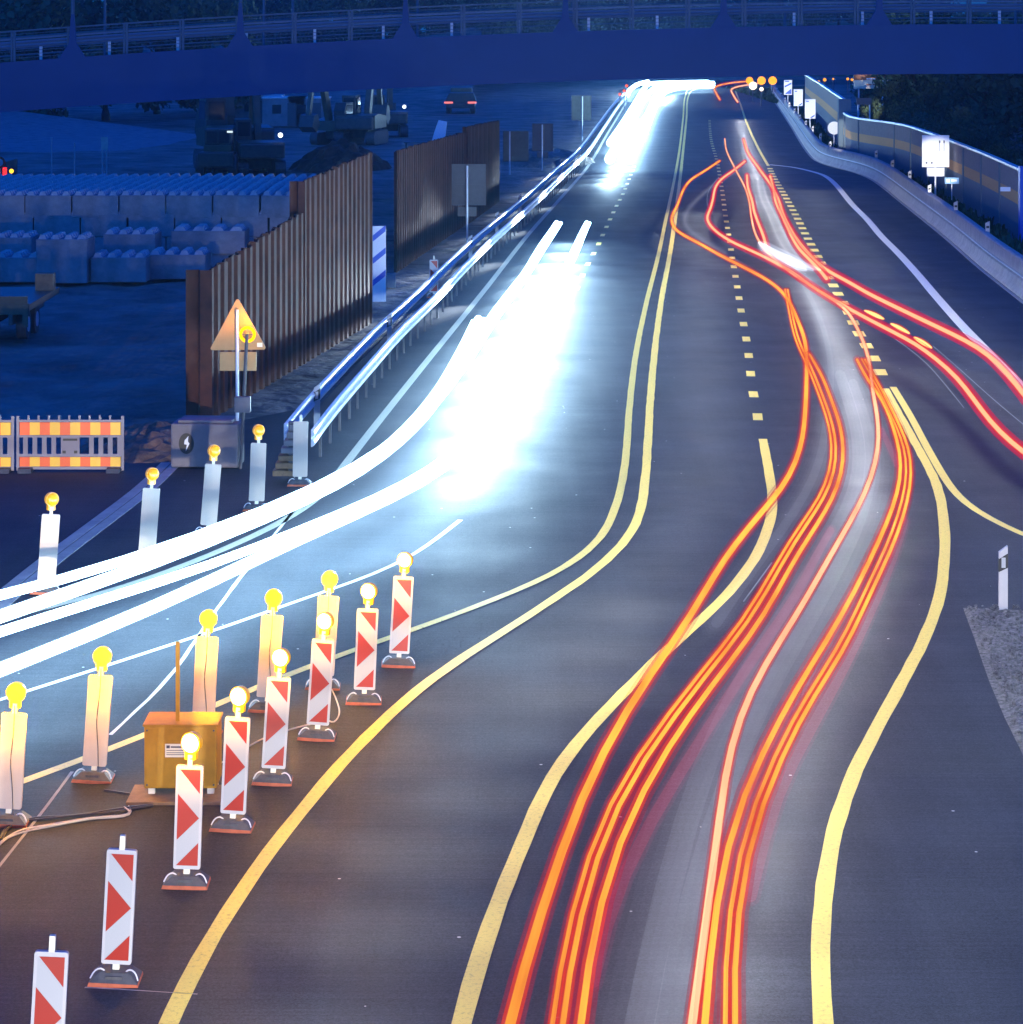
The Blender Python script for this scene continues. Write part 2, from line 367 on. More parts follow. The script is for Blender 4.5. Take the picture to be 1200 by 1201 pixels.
# grass strip at right
nw_top = IP([(1196, 200), (1158, 183), (1117, 167), (1096, 159), (1075, 152), (1054, 145.5), (1035, 143), (1021, 142), (1000, 139.5), (989, 133)], 2.75)
nw = smooth(crom([Vector((p.x, p.y, 0)) for p in nw_top], 2.0), 3)
nw2 = smooth(crom([Vector((q.x, q.y, 0)) for q in IP([(988, 116.5), (975, 108), (962, 99), (950, 92), (944, 88)], 3.5)], 4.0), 2)
inner = [b+Vector((.55, .3, 0)) for b in bar_base]
gl = [Vector((60, 50, 0))] + [b for b in inner if b.y > 52] + [Vector((40, 345, 0))] + list(reversed(nw2)) + list(reversed(nw)) + [Vector((24, 90, 0)), Vector((75, 62, 0))]
sheet('grass_verge', gl, 0.005, M['grass'])
gt = MB(); rg = random.Random(5)
for i in range(5200):
    k = rg.random(); a = inner[int(k*(len(inner)-1))]
    b = min(nw, key=lambda q: abs(q.y-a.y)-.0) if a.y < 150 else min(nw2, key=lambda q: abs(q.y-a.y))
    t = rg.random(); p = a.lerp(Vector((b.x, a.y, 0)), t*.97+.01)
    if p.y < 60 or p.y > 330: continue
    h = rg.uniform(.12, .5); w = rg.uniform(.02, .06); an = rg.random()*3.14; dx = Vector((math.cos(an), math.sin(an), 0))*w*3
    ln = Vector((rg.uniform(-.12, .12), rg.uniform(-.12, .12), 0))
    gt.add([p-dx, p+dx, p+dx*.3+ln+Vector((0, 0, h)), p-dx*.5+ln+Vector((0, 0, h*.8))], [(0, 1, 2, 3)], rg.randint(0, 1))
o = gt.build('grass', [M['grass'], M['leaf2']]); o['kind'] = 'stuff'

# painted lines
def line(name, pts, w, m, z=.004, ext=0, step=.5, wob=0):
    path = smooth(crom(IP(pts), step), 6)
    mb = MB(); vs = []
    for i, p in enumerate(path):
        t = (path[min(i+1, len(path)-1)]-path[max(i-1, 0)]).normalized(); sd = Vector((t.y, -t.x, 0))
        w1 = w/2+random.uniform(-1, 1)*wob; w2 = w/2+random.uniform(-1, 1)*wob
        vs += [p-sd*w1+Vector((0, 0, z)), p+sd*w2+Vector((0, 0, z))]
    mb.add(vs, [(2*i, 2*i+1, 2*i+3, 2*i+2) for i in range(len(path)-1)])
    o = mb.build(name, m); o['kind'] = 'structure'; return o
def dashes(name, pts, w, m, period, dl, z=.004, off=0, ymax=1e9):
    path = crom(IP(pts), .1); mb = MB(); s = -off; cur = []
    acc = 0
    for i in range(1, len(path)):
        acc += (path[i]-path[i-1]).length
        if (acc+off) % period < dl and path[i].y < ymax: cur.append(path[i])
        elif cur:
            if len(cur) > 1:
                a, b = cur[0], cur[-1]; t = (b-a).normalized(); sd = Vector((t.y, -t.x, 0))*w/2; up = Vector((0, 0, z))
                mb.add([a-sd+up, a+sd+up, b+sd+up, b-sd+up], [(0, 1, 2, 3)])
            cur = []
    o = mb.build(name, m); o['kind'] = 'structure'; return o
line('road_marking_edge', [(735, 120), (712, 158), (690, 195), (660, 230), (620, 275), (565, 345), (500, 425), (440, 500), (405, 545), (375, 583), (330, 613), (250, 650), (150, 688), (60, 712), (-60, 740)], .17, M['pale_paint'])
dashes('road_marking_dashes', [(628, 447), (640, 420), (651, 396), (660, 376), (668, 357), (676, 340), (689, 311), (701, 289), (705, 280), (713, 263), (721, 246), (731, 227), (736, 215), (744, 195)], .17, M['yellow_paint'], 4.0, 1.2)
line('road_marking_median', [(835, 100.5), (812, 103), (804, 112), (801, 140), (797, 175), (790, 215), (780, 262), (772, 300), (757, 360), (745, 420), (738, 480), (733, 545), (722, 595), (700, 637), (650, 674), (580, 703), (520, 727), (470, 744), (400, 767), (340, 790), (280, 815), (200, 850), (130, 880), (30, 915), (-80, 955)], .14, M['yellow_paint'], wob=.004)
line('road_marking_median', [(838, 102.5), (816, 105), (807.5, 113), (805, 140), (801, 178), (797, 215), (787, 290), (776, 350), (768, 410), (762, 480), (757, 560), (751, 600), (738, 630), (700, 668), (650, 702), (600, 735), (520, 785), (460, 835), (400, 895), (350, 955), (300, 1020), (250, 1095), (218, 1155), (190, 1215), (160, 1290)], .16, M['yellow_paint'], wob=.006)
line('road_marking_old', [(-60, 840), (0, 821), (113, 785), (229, 747), (290, 727), (360, 700), (420, 682), (480, 655), (540, 610)], .09, M['white_paint'])
line('road_joint', [(352, 590), (288, 670), (240, 735), (200, 795), (130, 862)], .05, M['white_paint'], wob=.008)
line('road_joint', [(100, 1158), (150, 1163), (190, 1161), (232, 1166)], .02, M['concrete'], wob=.006)
line('road_joint', [(85, 905), (45, 960), (0, 1015), (-60, 1090)], .035, M['concrete'], wob=.004)
dashes('road_marking_lane', [(889, 494), (888, 485), (882, 454), (879, 426), (876, 403), (868.7, 362.7), (863.5, 330.5), (859, 304.5), (855.5, 282.5), (852.5, 264), (850, 248.5), (848.5, 235.5), (846, 219), (841, 190), (834, 165), (832, 140)], .20, M['yellow_paint'], 3.3, 1.05)
line('road_marking_lane', [(894.5, 515), (901, 550), (905.5, 575), (906, 598), (901, 620), (890, 648), (872, 675), (855, 695), (844, 708), (780, 764), (733, 811), (692, 852), (657, 893), (628, 951), (605, 1009), (576, 1079), (552, 1149), (539, 1201), (520, 1290)], .17, M['yellow_paint'], wob=.006)
line('road_marking_right', [(862, 106), (868, 122), (874, 140), (880, 155), (890, 176), (901, 195)], .17, M['yellow_paint'])
dashes('road_marking_right', [(1034, 441), (1025, 422), (1015, 404), (1004, 386), (994, 365), (976, 333), (965, 312), (945, 276), (934, 254.5), (921, 231), (908, 209), (902, 196)], .30, M['yellow_paint'], 2.5, 1.15)
line('road_marking_right', [(1038, 456), (1062, 500), (1087, 545), (1101, 575), (1107, 612), (1108, 650), (1102, 700), (1083, 752), (1042, 828), (1002, 904), (973, 992), (964, 1062), (961, 1132), (964, 1201), (972, 1290)], .17, M['yellow_paint'], wob=.006)
line('road_marking_branch', [(1047, 454), (1067, 487), (1087, 525), (1107, 560), (1122, 582), (1137, 596), (1155, 608), (1200, 628), (1260, 650)], .15, M['yellow_paint'])
line('road_marking_exit', [(902, 193.5), (927, 196), (950, 201), (966, 206), (979, 216), (1000, 241), (1017, 258), (1033, 277), (1054, 298), (1075, 321), (1096, 346), (1127, 381), (1158, 413), (1194, 450), (1240, 500), (1290, 555)], .28, M['white_paint'])
# site: drainage channel in the asphalt
dp = smooth(crom(IP([(202, 543), (172, 572), (120, 612), (60, 657), (0, 706), (-60, 760)]), .6), 2)
mb = MB()
for a, b, mi in ((-.20, -.012, 0), (.012, .20, 0), (-.012, .012, 1)):
    mb.sweep(dp, [(a, .002), (b, .002), (b, .010 if mi == 0 else .004), (a, .010 if mi == 0 else .004)], True, mi)
o = mb.build('drainage_channel', [M['concrete'], M['black']]); o['kind'] = 'structure'

# ------------------------------------------------------------------ far terrain
mb = MB()
def hill(name, pts, m):
    mb = MB(); n = len(pts)
    mb.add([(x, y, z) for row in pts for x, y, z in row], [(j*len(pts[0])+i, j*len(pts[0])+i+1, (j+1)*len(pts[0])+i+1, (j+1)*len(pts[0])+i) for j in range(n-1) for i in range(len(pts[0])-1)], 0, True)
    o = mb.build(name, m); o['kind'] = 'structure'; return o
rr = random.Random(11)
rows = []
for j in range(9):
    t = j/8; rows.append([(x, 235+t*120+(12 if x < -60 else 0)+rr.uniform(-3, 3), -.3+ (t**1.3)*(9+3*math.sin(x*.05))+rr.uniform(-.3, .3)) for x in range(-220, 7, 12)])
hill('embankment', rows, M['dirt'])
rows = []
for j in range(7):
    t = j/6; rows.append([(x, 400+t*90+rr.uniform(-3, 3), -.4+(t**1.1)*(10+2*math.sin(x*.04))) for x in range(-10, 340, 14)])
hill('hillside', rows, M['grass'])
rows = []   # haul road on the far left slope
for j in range(5):
    t = j/4; rows.append([(x, 158+t*30+(-x-20)*.35, -.1+t*2.2*min(1, max(0, (-x-22)/20))) for x in range(-66, -20, 4)])
hill('haul_road', rows, M['concrete_old'])

# ------------------------------------------------------------------ bridge
BY = 116.0; bs = F/BY
def gz(u): # girder bottom row, photo pixels
    return 86.5+45.5*((1200-u)/1200.0)**2.0
bx = [i*3.0 for i in range(-30, 31)]
def zb(x): return H-(gz(600+x*bs)-VH)/bs if x*bs < 600 else H-(86.5-VH)/bs - .0*(x)
br = empty('bridge', (0, BY, 0), 'dark steel girder road bridge spanning the whole motorway with lamp posts along its railing', 'bridge')
path = [Vector((x, 0, zb(x))) for x in bx]
m1 = MB().sweep(path, [(0, 0), (0, .16), (.10, .2), (.10, 2.02), (-.02, 2.08), (-.02, 2.24), (.5, 2.24), (.5, 0)], True)
o = m1.build('girder', M['bridge'], br)
m1 = MB().sweep([p+Vector((0, 8.5, 0)) for p in path], [(-.3, 0), (-.3, 2.2), (.3, 2.2), (.3, 0)], True); m1.build('girder', M['bridge'], br)
m1 = MB().sweep(path, [(-.5, 1.9), (-.5, 2.22), (-9.0, 2.22), (-9.0, 1.9)], True); m1.build('deck', M['concrete_old'], br)
# railing near side
def sw_rail(y, prof_z, r, n, mt, name, nv=False):
    mm = MB()
    for z in prof_z:
        mm.sweep([p+Vector((0, y, z)) for p in path], [(-r, -r), (-r, r), (r, r), (r, -r)], True)
    return mm.build(name, mt, br)
base = 2.24
hr = sw_rail(.12, [base+1.38], .035, 0, M['rail_paint'], 'handrail')
sw_rail(.12, [base+.15+i*.155 for i in range(8)], .012, 0, M['rail_paint'], 'railing_bars')
xk = -88
k = 0
post = MB(); 
def zz(x): return zb(x)
x = (17-600)/bs - 2.55*20
first = None
while x < 60:
    z = zz(x)+base
    if first is None:
        q = MB().box(-.05, .05, .06, .18, 0, 1.40).box(-.17, -.09, .08, .16, 0, 1.38); first = q.build('railing_post', M['rail_paint'], br); first.location = (x, 0, z)
    else:
        c = first.copy(); COL.objects.link(c); c.parent = br; c.location = (x, 0, z)
    x += 2.55
# guardrail on the deck behind
mm = MB().sweep([p+Vector((0, 1.7, base+.78)) for p in path], [(0, -.15), (.05, -.08), (0, 0), (.05, .08), (0, .15), (-.02, .15), (-.02, -.15)], True)
mm.sweep([p+Vector((0, 1.7, base+1.03)) for p in path], [(0, -.04), (.03, -.04), (.03, .04), (0, .04)], True)
mm.build('deck_guardrail', M['deck_rail'], br)
x = -50; first = None
while x < 55:
    if first is None: first = MB().box(-.06, .06, 1.72, 1.84, 0, .9).build('guardrail_post', M['galv'], br); first.location = (x, 0, zz(x)+base)
    else:
        c = first.copy(); COL.objects.link(c); c.parent = br; c.location = (x, 0, zz(x)+base)
    x += 3.15
sw_rail(8.2, [base+1.2, base+.9, base+.6, base+.3], .03, 0, M['rail_paint'], 'far_railing')
# masts on brackets, near side, and the thinner far row
lampm = None
for i, u in enumerate([-103, 87, 283, 476, 663, 848, 1030, 1214]):
    x = (u-600)/bs
    z = zz(x)
    if lampm is None:
        lampm = empty('bridge_mast', (0, 0, 0))
        MB().prism([(-.72, 2.0), (.72, 2.0), (.16, 2.9), (.07, 4.2), (-.07, 4.2), (-.16, 2.9)], -.34, -.16).build('bracket', M['bridge'], lampm)
        MB().tube((0, -.25, 2.6), (0, -.25, 11.5), .09, .06, 10).build('mast', M['rail_paint'], lampm)
        L = lampm
    else: L = copy_tree(lampm)
    L.location = (x, BY-.0, z)
    words = ['outside the frame at the left', 'leftmost', 'second from the left', 'third from the left', 'fourth from the left, over the white trails', 'fifth from the left, over the red trails', 'sixth from the left', 'outside the frame at the right']
    tag(L, 'tall mast on the bridge edge, '+words[i], 'mast', 'masts along the near bridge edge')
thin = None
for i, (u, h) in enumerate([(124, 9), (310, 8), (344, 9), (490, 8), (671, 9), (920, 8), (1033, 8), (1190, 8)]):
    x = (u-600)/bs*1.07
    if thin is None:
        thin = MB().tube((0, 0, 0), (0, 0, 9), .07, .05, 8).build('thin_pole', M['rail_paint']); T = thin
    else: T = thin.copy(); COL.objects.link(T)
    T.location = (x, BY+8.0, zz(x)+base)
    tag(T, 'thin steel pole at the far edge of the bridge deck, number %s from left' % ['one', 'two', 'three', 'four', 'five', 'six', 'seven', 'eight'][i], 'pole', 'thin poles along the far bridge edge')
for i, (u, v, r) in enumerate([(834, 37, .04), (862, 37, .09)]):
    x = (u-600)/bs
    o = MB().ball((0, 0, 0), r, 0, 10, sy=.7).box(-r*.9, r*.9, r*.5, r*1.2, -r, r, 1).build('small_lamp', [emis('lamp_white', (.8, .9, 1), 3), M['steel_dark']])
    o.location = (x, BY-.12, H-(v-VH)/bs); tag(o, ['tiny white light on the bridge girder edge, the fainter left one', 'small bright white light on the bridge girder edge above the red trails'][i], 'lamp')

# ------------------------------------------------------------------ sheet pile walls
def pile_wall(name, a, b, za, zc, ret, label, cuts=None, par=None, zb0=-.3):
    """corrugated wall from a (near) to b (far); top from za to zc; ret = length of the return leg to the left"""
    d = (b-a); L = d.length; d.normalize(); nrm = Vector((d.y, -d.x, 0))
    mb = MB(); pts = []
    s = 0; pit = .56; rp_ = random.Random(8)
    while s < L:
        for ds, off in ((0, 0), (.16, 0), (.23, -.11), (.42, -.11), (.49, 0)):
            if s+ds <= L: pts.append((s+ds, off))
        s += pit*rp_.uniform(.92, 1.12)
    top = lambda s_: za+(zc-za)*s_/L
    path = [a+d*s_+nrm*of for s_, of in pts]
    vs = []; rj = random.Random(2)
    for (s_, of), p in zip(pts, path):
        j = rj.uniform(-.04, .04)
        vs += [Vector((p.x, p.y, zb0)), Vector((p.x, p.y, top(s_)+j))]
        q = p-nrm*.03
        vs += [Vector((q.x, q.y, zb0)), Vector((q.x, q.y, top(s_)+j))]
    fs = []
    for i in range(len(pts)-1):
        fs += [(4*i, 4*i+4, 4*i+5, 4*i+1), (4*i+2, 4*i+3, 4*i+7, 4*i+6), (4*i+1, 4*i+5, 4*i+7, 4*i+3)]
    mb.add(vs, fs)
    if ret:
        l = Vector((-1, .12, 0)).normalized()
        p0, p1, p2, p3 = a, a+l*ret*.45, a+l*ret*.55+Vector((0, .12, 0)), a+l*ret
        for q0, q1 in ((p0, p1), (p1, p2), (p2, p3)):
            mb.add([Vector((q0.x, q0.y, zb0)), Vector((q1.x, q1.y, zb0)), Vector((q1.x, q1.y, za)), Vector((q0.x, q0.y, za)),
                    Vector((q0.x, q0.y+.03, zb0)), Vector((q1.x, q1.y+.03, zb0)), Vector((q1.x, q1.y+.03, za)), Vector((q0.x, q0.y+.03, za))],
                   [(0, 1, 2, 3), (7, 6, 5, 4), (3, 2, 6, 7)])
    return mb.build(name, M['rust'], par)
A = P(249, 491); mid = P(357, 426); B = P(437, 378)
w = empty('sheet_pile_wall', A, 'rust brown corrugated sheet pile wall with a stepped top behind the triangle sign', 'retaining wall')
o0 = Vector((0, 0, 0))
pile_wall('low_section', o0, mid-A, 3.05, 3.62, .55, '', par=w)
pile_wall('high_section', mid-A+Vector((.02, .05, 0)), B-A, 4.35, 4.62, .38, '', par=w)
A2 = P(466, 319); B2 = P(586, 236)
w2 = empty('sheet_pile_wall', A2, 'dark sheet pile wall beyond the gap, standing behind the framed sign backs', 'retaining wall')
pile_wall('section', o0, (B2-A2)*.6, 3.95, 3.75, .0, '', par=w2)
pile_wall('section', (B2-A2)*.6+Vector((.08, .05, 0)), B2-A2, 3.95, 3.70, .25, '', par=w2)

# ------------------------------------------------------------------ left guardrail
gr = empty('guardrail', (0, 0, 0), 'double steel crash barrier with two parallel beams running along the left road edge', 'crash barrier')
beam = [(0, -.155), (.045, -.13), (.06, -.09), (.045, -.05), (0, -.02), (0, .02), (.045, .05), (.06, .09), (.045, .13), (0, .155), (-.012, .155), (-.012, -.155)]
rp = [p for p in rail_path if p.y > 45.6]
rpf = crom(rp, 1.0)
ra = [p+Vector((0, 0, .60)) for p in rpf]
MB().sweep(ra, beam, True, smooth=False).build('front_beam', M['galv'], gr)
rb = [p+Vector((-.52, .3, .66)) for p in rpf[:]]
MB().sweep(rb, beam, True).build('rear_beam', M['galv'], gr)
mm = MB(); acc = 0; lastp = rpf[0]; cnt = 0; fp = None; spots = []
for p in crom(rp, .25):
    acc += (p-lastp).length; lastp = p
    if acc > 1.33 and p.y < 150: spots.append(p.copy()); acc = 0
    elif acc > 4.0: spots.append(p.copy()); acc = 0
for p in spots[:96]:
    if fp is None: fp = MB().box(-.05, .0, -.03, .03, -.02, .70).build('post', M['steel_dark'], gr); fp.location = p
    else: c = fp.copy(); COL.objects.link(c); c.parent = gr; c.location = p
# delineators
def delineator(loc, h=1.0, w=.12, face=1):
    e = empty('delineator_post', loc)
    MB().prism([(-w/2, 0), (w/2, 0), (w/2, h), (-w/2, h-.09)], -.035, .035).build('post_body', M['plastic_white'], e)
    MB().prism([(-w/2-.003, h-.36), (w/2+.003, h-.30), (w/2+.003, h-.10), (-w/2-.003, h-.18)], -.038, .038).build('black_band', M['black'], e)
    MB().box(-.028, .028, -.043, -.037, h-.30, h-.16, 0).build('reflector', M['reflex_white'], e)
    return e
dl = delineator(P(1176, 716)+Vector((0, 0, .02)), .88)
tag(dl, 'white roadside delineator post with black band standing alone on the gravel corner', 'delineator post')
ordw = ['first', 'second', 'third', 'fourth', 'fifth', 'sixth', 'seventh', 'eighth', 'ninth', 'tenth', 'eleventh', 'twelfth', 'thirteenth', 'fourteenth', 'fifteenth', 'sixteenth', 'seventeenth', 'eighteenth', 'nineteenth', 'twentieth']
rd = [(1199, 305), (1154.6, 272), (1117.5, 247), (1087, 226), (1064, 209), (1044, 196), (1025, 184), (971, 173), (960, 163), (951, 154), (943, 147), (936, 140), (930, 132), (924, 125), (919, 119), (915, 113), (910, 107)]
rdp = None
for i, (u, v) in enumerate(rd):
    p = P(u, v, .98)
    if rdp is None:
        rdp = c = empty('delineator_post', (0, 0, 0))
        MB().prism([(-.07, 0), (.07, 0), (.07, 1.32), (-.07, 1.25)], -.04, .04).build('post_body', M['plastic_white'], c)
        MB().box(-.05, .05, -.046, -.041, 1.08, 1.16).build('reflector', M['black'], c)
    else: c = copy_tree(rdp)
    c.location = (p.x+.15, p.y+.3, 0)
    tag(c, 'small white delineator behind the right concrete barrier, %s from the near end' % ordw[i], 'delineator post', 'delineators along the right barrier')
ld = [(372, 478), (457, 390), (552, 292), (583, 263), (610, 240), (658, 197)]
for i, (u, v) in enumerate(ld):
    p = P(u, v, .5)
    c = copy_tree(dl); c.location = (p.x, p.y, .10)
    tag(c, 'black and white delineator between the left crash barrier beams, %s from near end' % ordw[i], 'delineator post', 'delineators in the left barrier')

# ------------------------------------------------------------------ right concrete barrier and noise wall
cb = empty('concrete_barrier', (0, 0, 0), 'pale stepped concrete safety barrier curving along the right road edge', 'concrete barrier')
bb = crom([b for b in bar_base if b.y > 55], 1.5)
MB().sweep(bb, [(-.02, -.05), (-.02, .06), (.10, .20), (.16, .42), (.26, .46), (.30, .93), (.36, .97), (.52, .97), (.56, .93), (.60, -.05)], True).build('barrier_body', M['concrete'], cb)
MB().sweep([b+Vector((0, 0, .5)) for b in bb], [(.20, -.02), (.20, .03), (.24, .03), (.24, -.02)], True).build('steel_strip', M['galv'], cb)
mm = MB().sweep(bb, [(-.16, .0), (-.16, .012), (-.05, .012), (-.05, .0)], True); o = mm.build('base_kerb', M['concrete'], cb)
# joints
jm = MB(); acc = 0; lp = bb[0]; jc = 0
nwall = empty('noise_wall', (0, 0, 0), 'long grey noise wall with a tan stripe curving behind the right grass verge', 'noise barrier')
def nwall_part(path, h):
    MB().sweep(path, [(.0, -.1), (.0, h*.53), (.12, h*.53), (.12, -.1)], True).build('base_panels', M['wall_base'], nwall)
    MB().sweep(path, [(.003, h*.53), (.003, h*.70), (.12, h*.70), (.12, h*.53)], True).build('tan_stripe', M['wall_tan'], nwall)
    MB().sweep(path, [(0, h*.70), (0, h), (.12, h), (.12, h*.70)], True).build('upper_panels', M['wall_grey'], nwall)
    MB().sweep(path, [(-.05, h), (-.05, h+.09), (.17, h+.09), (.17, h)], True).build('cap', M['wall_cap'], nwall)
nwall_part(nw, 2.72); nwall_part(nw2, 3.45)
e0 = nw2[0]; e1 = nw[-1]
MB().box(e1.x-.3, e1.x+.45, e1.y-.1, e1.y+.5, 0, 3.6).build('step_post', M['wall_base'], nwall)
fp = None; acc = 0; lp = nw[0]; k = 0
for p in nw:
    acc += (p-lp).length; lp = p
    if acc > 5.0:
        acc = 0
        if fp is None: fp = MB().box(-.06, .06, -.10, .04, 0, 2.70).build('panel_post', M['wall_base'], nwall); fp.location = p
        else: c = fp.copy(); COL.objects.link(c); c.parent = nwall; c.location = p
p = nw[0]
MB().box(p.x-.05, p.x+.30, p.y-.25, p.y+.1, 0, 2.9).build('end_post', M['sign_blue'], nwall)
q = P(1184, 212, 2.2); 
MB().box(p.x-.75, p.x-.38, p.y-.14, p.y-.10, 1.98, 2.14).build('plate', M['sign_white'], nwall)

# signs at right
def post_sign(u, vb, name, label, cat, parts):
    e = empty(name, P(u, vb), label, cat); parts(e, sc(vb)); return e
def z_at(v, vb): return (vb-v)/sc(vb)
def p1(e, s):
    MB().tube((0, .06, 0), (0, .06, 2.9), .045).build('post', M['galv'], e)
    w_, h_ = .62, 1.46
    m_ = MB().box(-w_, w_, -.03, .02, 1.62, 1.62+h_, bev=.01)
    o = m_.build('panel', M['sign_white'], e)
    d = MB()
    for x in (.18, .38): d.box(x-.03, x+.03, -.036, -.0315, 2.72, 2.84); d.box(x-.008, x+.008, -.036, -.0315, 2.36, 2.72)
    for x in (-.42, -.18): d.box(x-.035, x+.035, -.036, -.0315, 1.78, 1.86)
    d.build('symbols', M['black'], e)
    MB().box(-.40, .40, -.03, .02, 1.20, 1.60, bev=.01).build('lower_plate', M['sign_white'], e)
post_sign(1097, 238, 'traffic_sign', 'large bright white rectangular sign with a small plate below on the right verge', 'sign', p1)
def p2(e, s):
    MB().tube((0, .05, 0), (0, .05, 1.7), .035).build('post', M['galv'], e)
    MB().tube((0, -.02, 1.55), (0, .01, 1.55), .41, n=28).build('disc', M['sign_white'], e)
post_sign(978, 179, 'round_sign', 'bright white round sign on the grass verge before the noise wall', 'sign', p2)
for i, (u, vc, vb) in enumerate([(950, 128, 166), (936, 115, 148), (924, 103, 133)]):
    def p3(e, s, i=i, vc=vc, vb=vb):
        zc = z_at(vc, vb)
        MB().tube((0, .05, 0), (0, .05, zc+.5), .035).build('post', M['galv'], e)
        MB().box(-.37, .37, -.03, .02, zc-.68, zc+.68, bev=.01).build('board', M['sign_white'], e)
        d = MB()
        if i == 2:
            d.prism([(-.30, zc+.15), (.30, zc+.45), (.30, zc+.30), (-.30, zc+.0)], -.036, -.0315)
            d.prism([(-.30, zc-.60), (.30, zc-.10), (.30, zc-.60)], -.036, -.0315)
            d.box(-.28, .1, -.036, -.0315, zc+.52, zc+.62)
        else:
            d.box(-.28, -.1, -.036, -.0315, zc+.48, zc+.54); d.prism([(.0, zc-.62), (.30, zc-.40), (.30, zc-.50), (.14, zc-.62)], -.036, -.0315)
        d.build('stripes', M['sign_blue'], e)
    post_sign(u, vb, 'countdown_board', ['nearest of three white countdown boards beyond the round sign', 'middle one of the three white countdown boards', 'farthest white countdown board with blue diagonal stripes'][i], 'sign', p3)
def p4(e, s):
    MB().box(-.32, .32, -.04, .02, 1.0, 1.28, bev=.01).build('panel', M['wrap_blue'], e)
    MB().box(-.26, -.1, -.048, -.042, 1.06, 1.22).box(-.04, .22, -.048, -.042, 1.1, 1.2).build('marks', M['sign_white'], e)
    MB().box(-.02, .02, .0, .04, 0, 1.0).build('post', M['galv'], e)
post_sign(1116, 242, 'small_blue_sign', 'small pale blue sign low in the grass right of the large white sign', 'sign', p4)
def p5(e, s):
    MB().box(-1.16, 1.16, -.05, .03, 3.80, 4.38).build('lower_panel', mat('sign_cream', (.9, .72, .5), .5), e)
    MB().box(-1.16, 1.16, -.05, .03, 4.381, 5.3).build('upper_panel', M['sign_brown'], e)
    MB().tube((-.8, .1, 0), (-.8, .1, 5.2), .06).build('post', M['galv'], e); MB().tube((.8, .1, 0), (.8, .1, 5.2), .06).build('post', M['galv'], e)
    MB().box(-.30, .05, -.06, -.052, 4.03, 4.12).box(.12, .32, -.06, -.052, 4.03, 4.11).build('lettering', M['sign_brown'], e)
    MB().box(-.3, .3, -.06, -.052, 4.42, 4.50).build('lettering', M['sign_white'], e)
e = post_sign(1021, 170, 'direction_sign', 'wide cream and brown direction sign half hidden by the bridge girder', 'sign', p5)
# rubble heap/equipment cage beside the noise wall
def p6(e, s):
    MB().box(-1.0, 1.0, -.3, .3, 0, .08).build('base', M['rubber'], e)
    for x in (-.85, .85): MB().tube((x, 0, 0), (x, 0, 1.05), .09).build('red_post', M['trim_red'], e)
    MB().box(-.75, .75, -.05, .05, .35, .95).build('board', M['sign_back'], e)
    MB().tube((-.35, 0, .9), (-.35, 0, 3.6), .04).build('pole', M['galv'], e); MB().tube((.35, 0, .9), (.35, 0, 3.6), .04).build('pole', M['galv'], e)
    MB().box(-.45, .45, -.05, .05, 3.3, 3.7).build('upper_plate', M['sign_back'], e)
post_sign(1013, 187, 'covered_sign', 'dark covered sign on two poles between red posts before the noise wall', 'sign', p6)

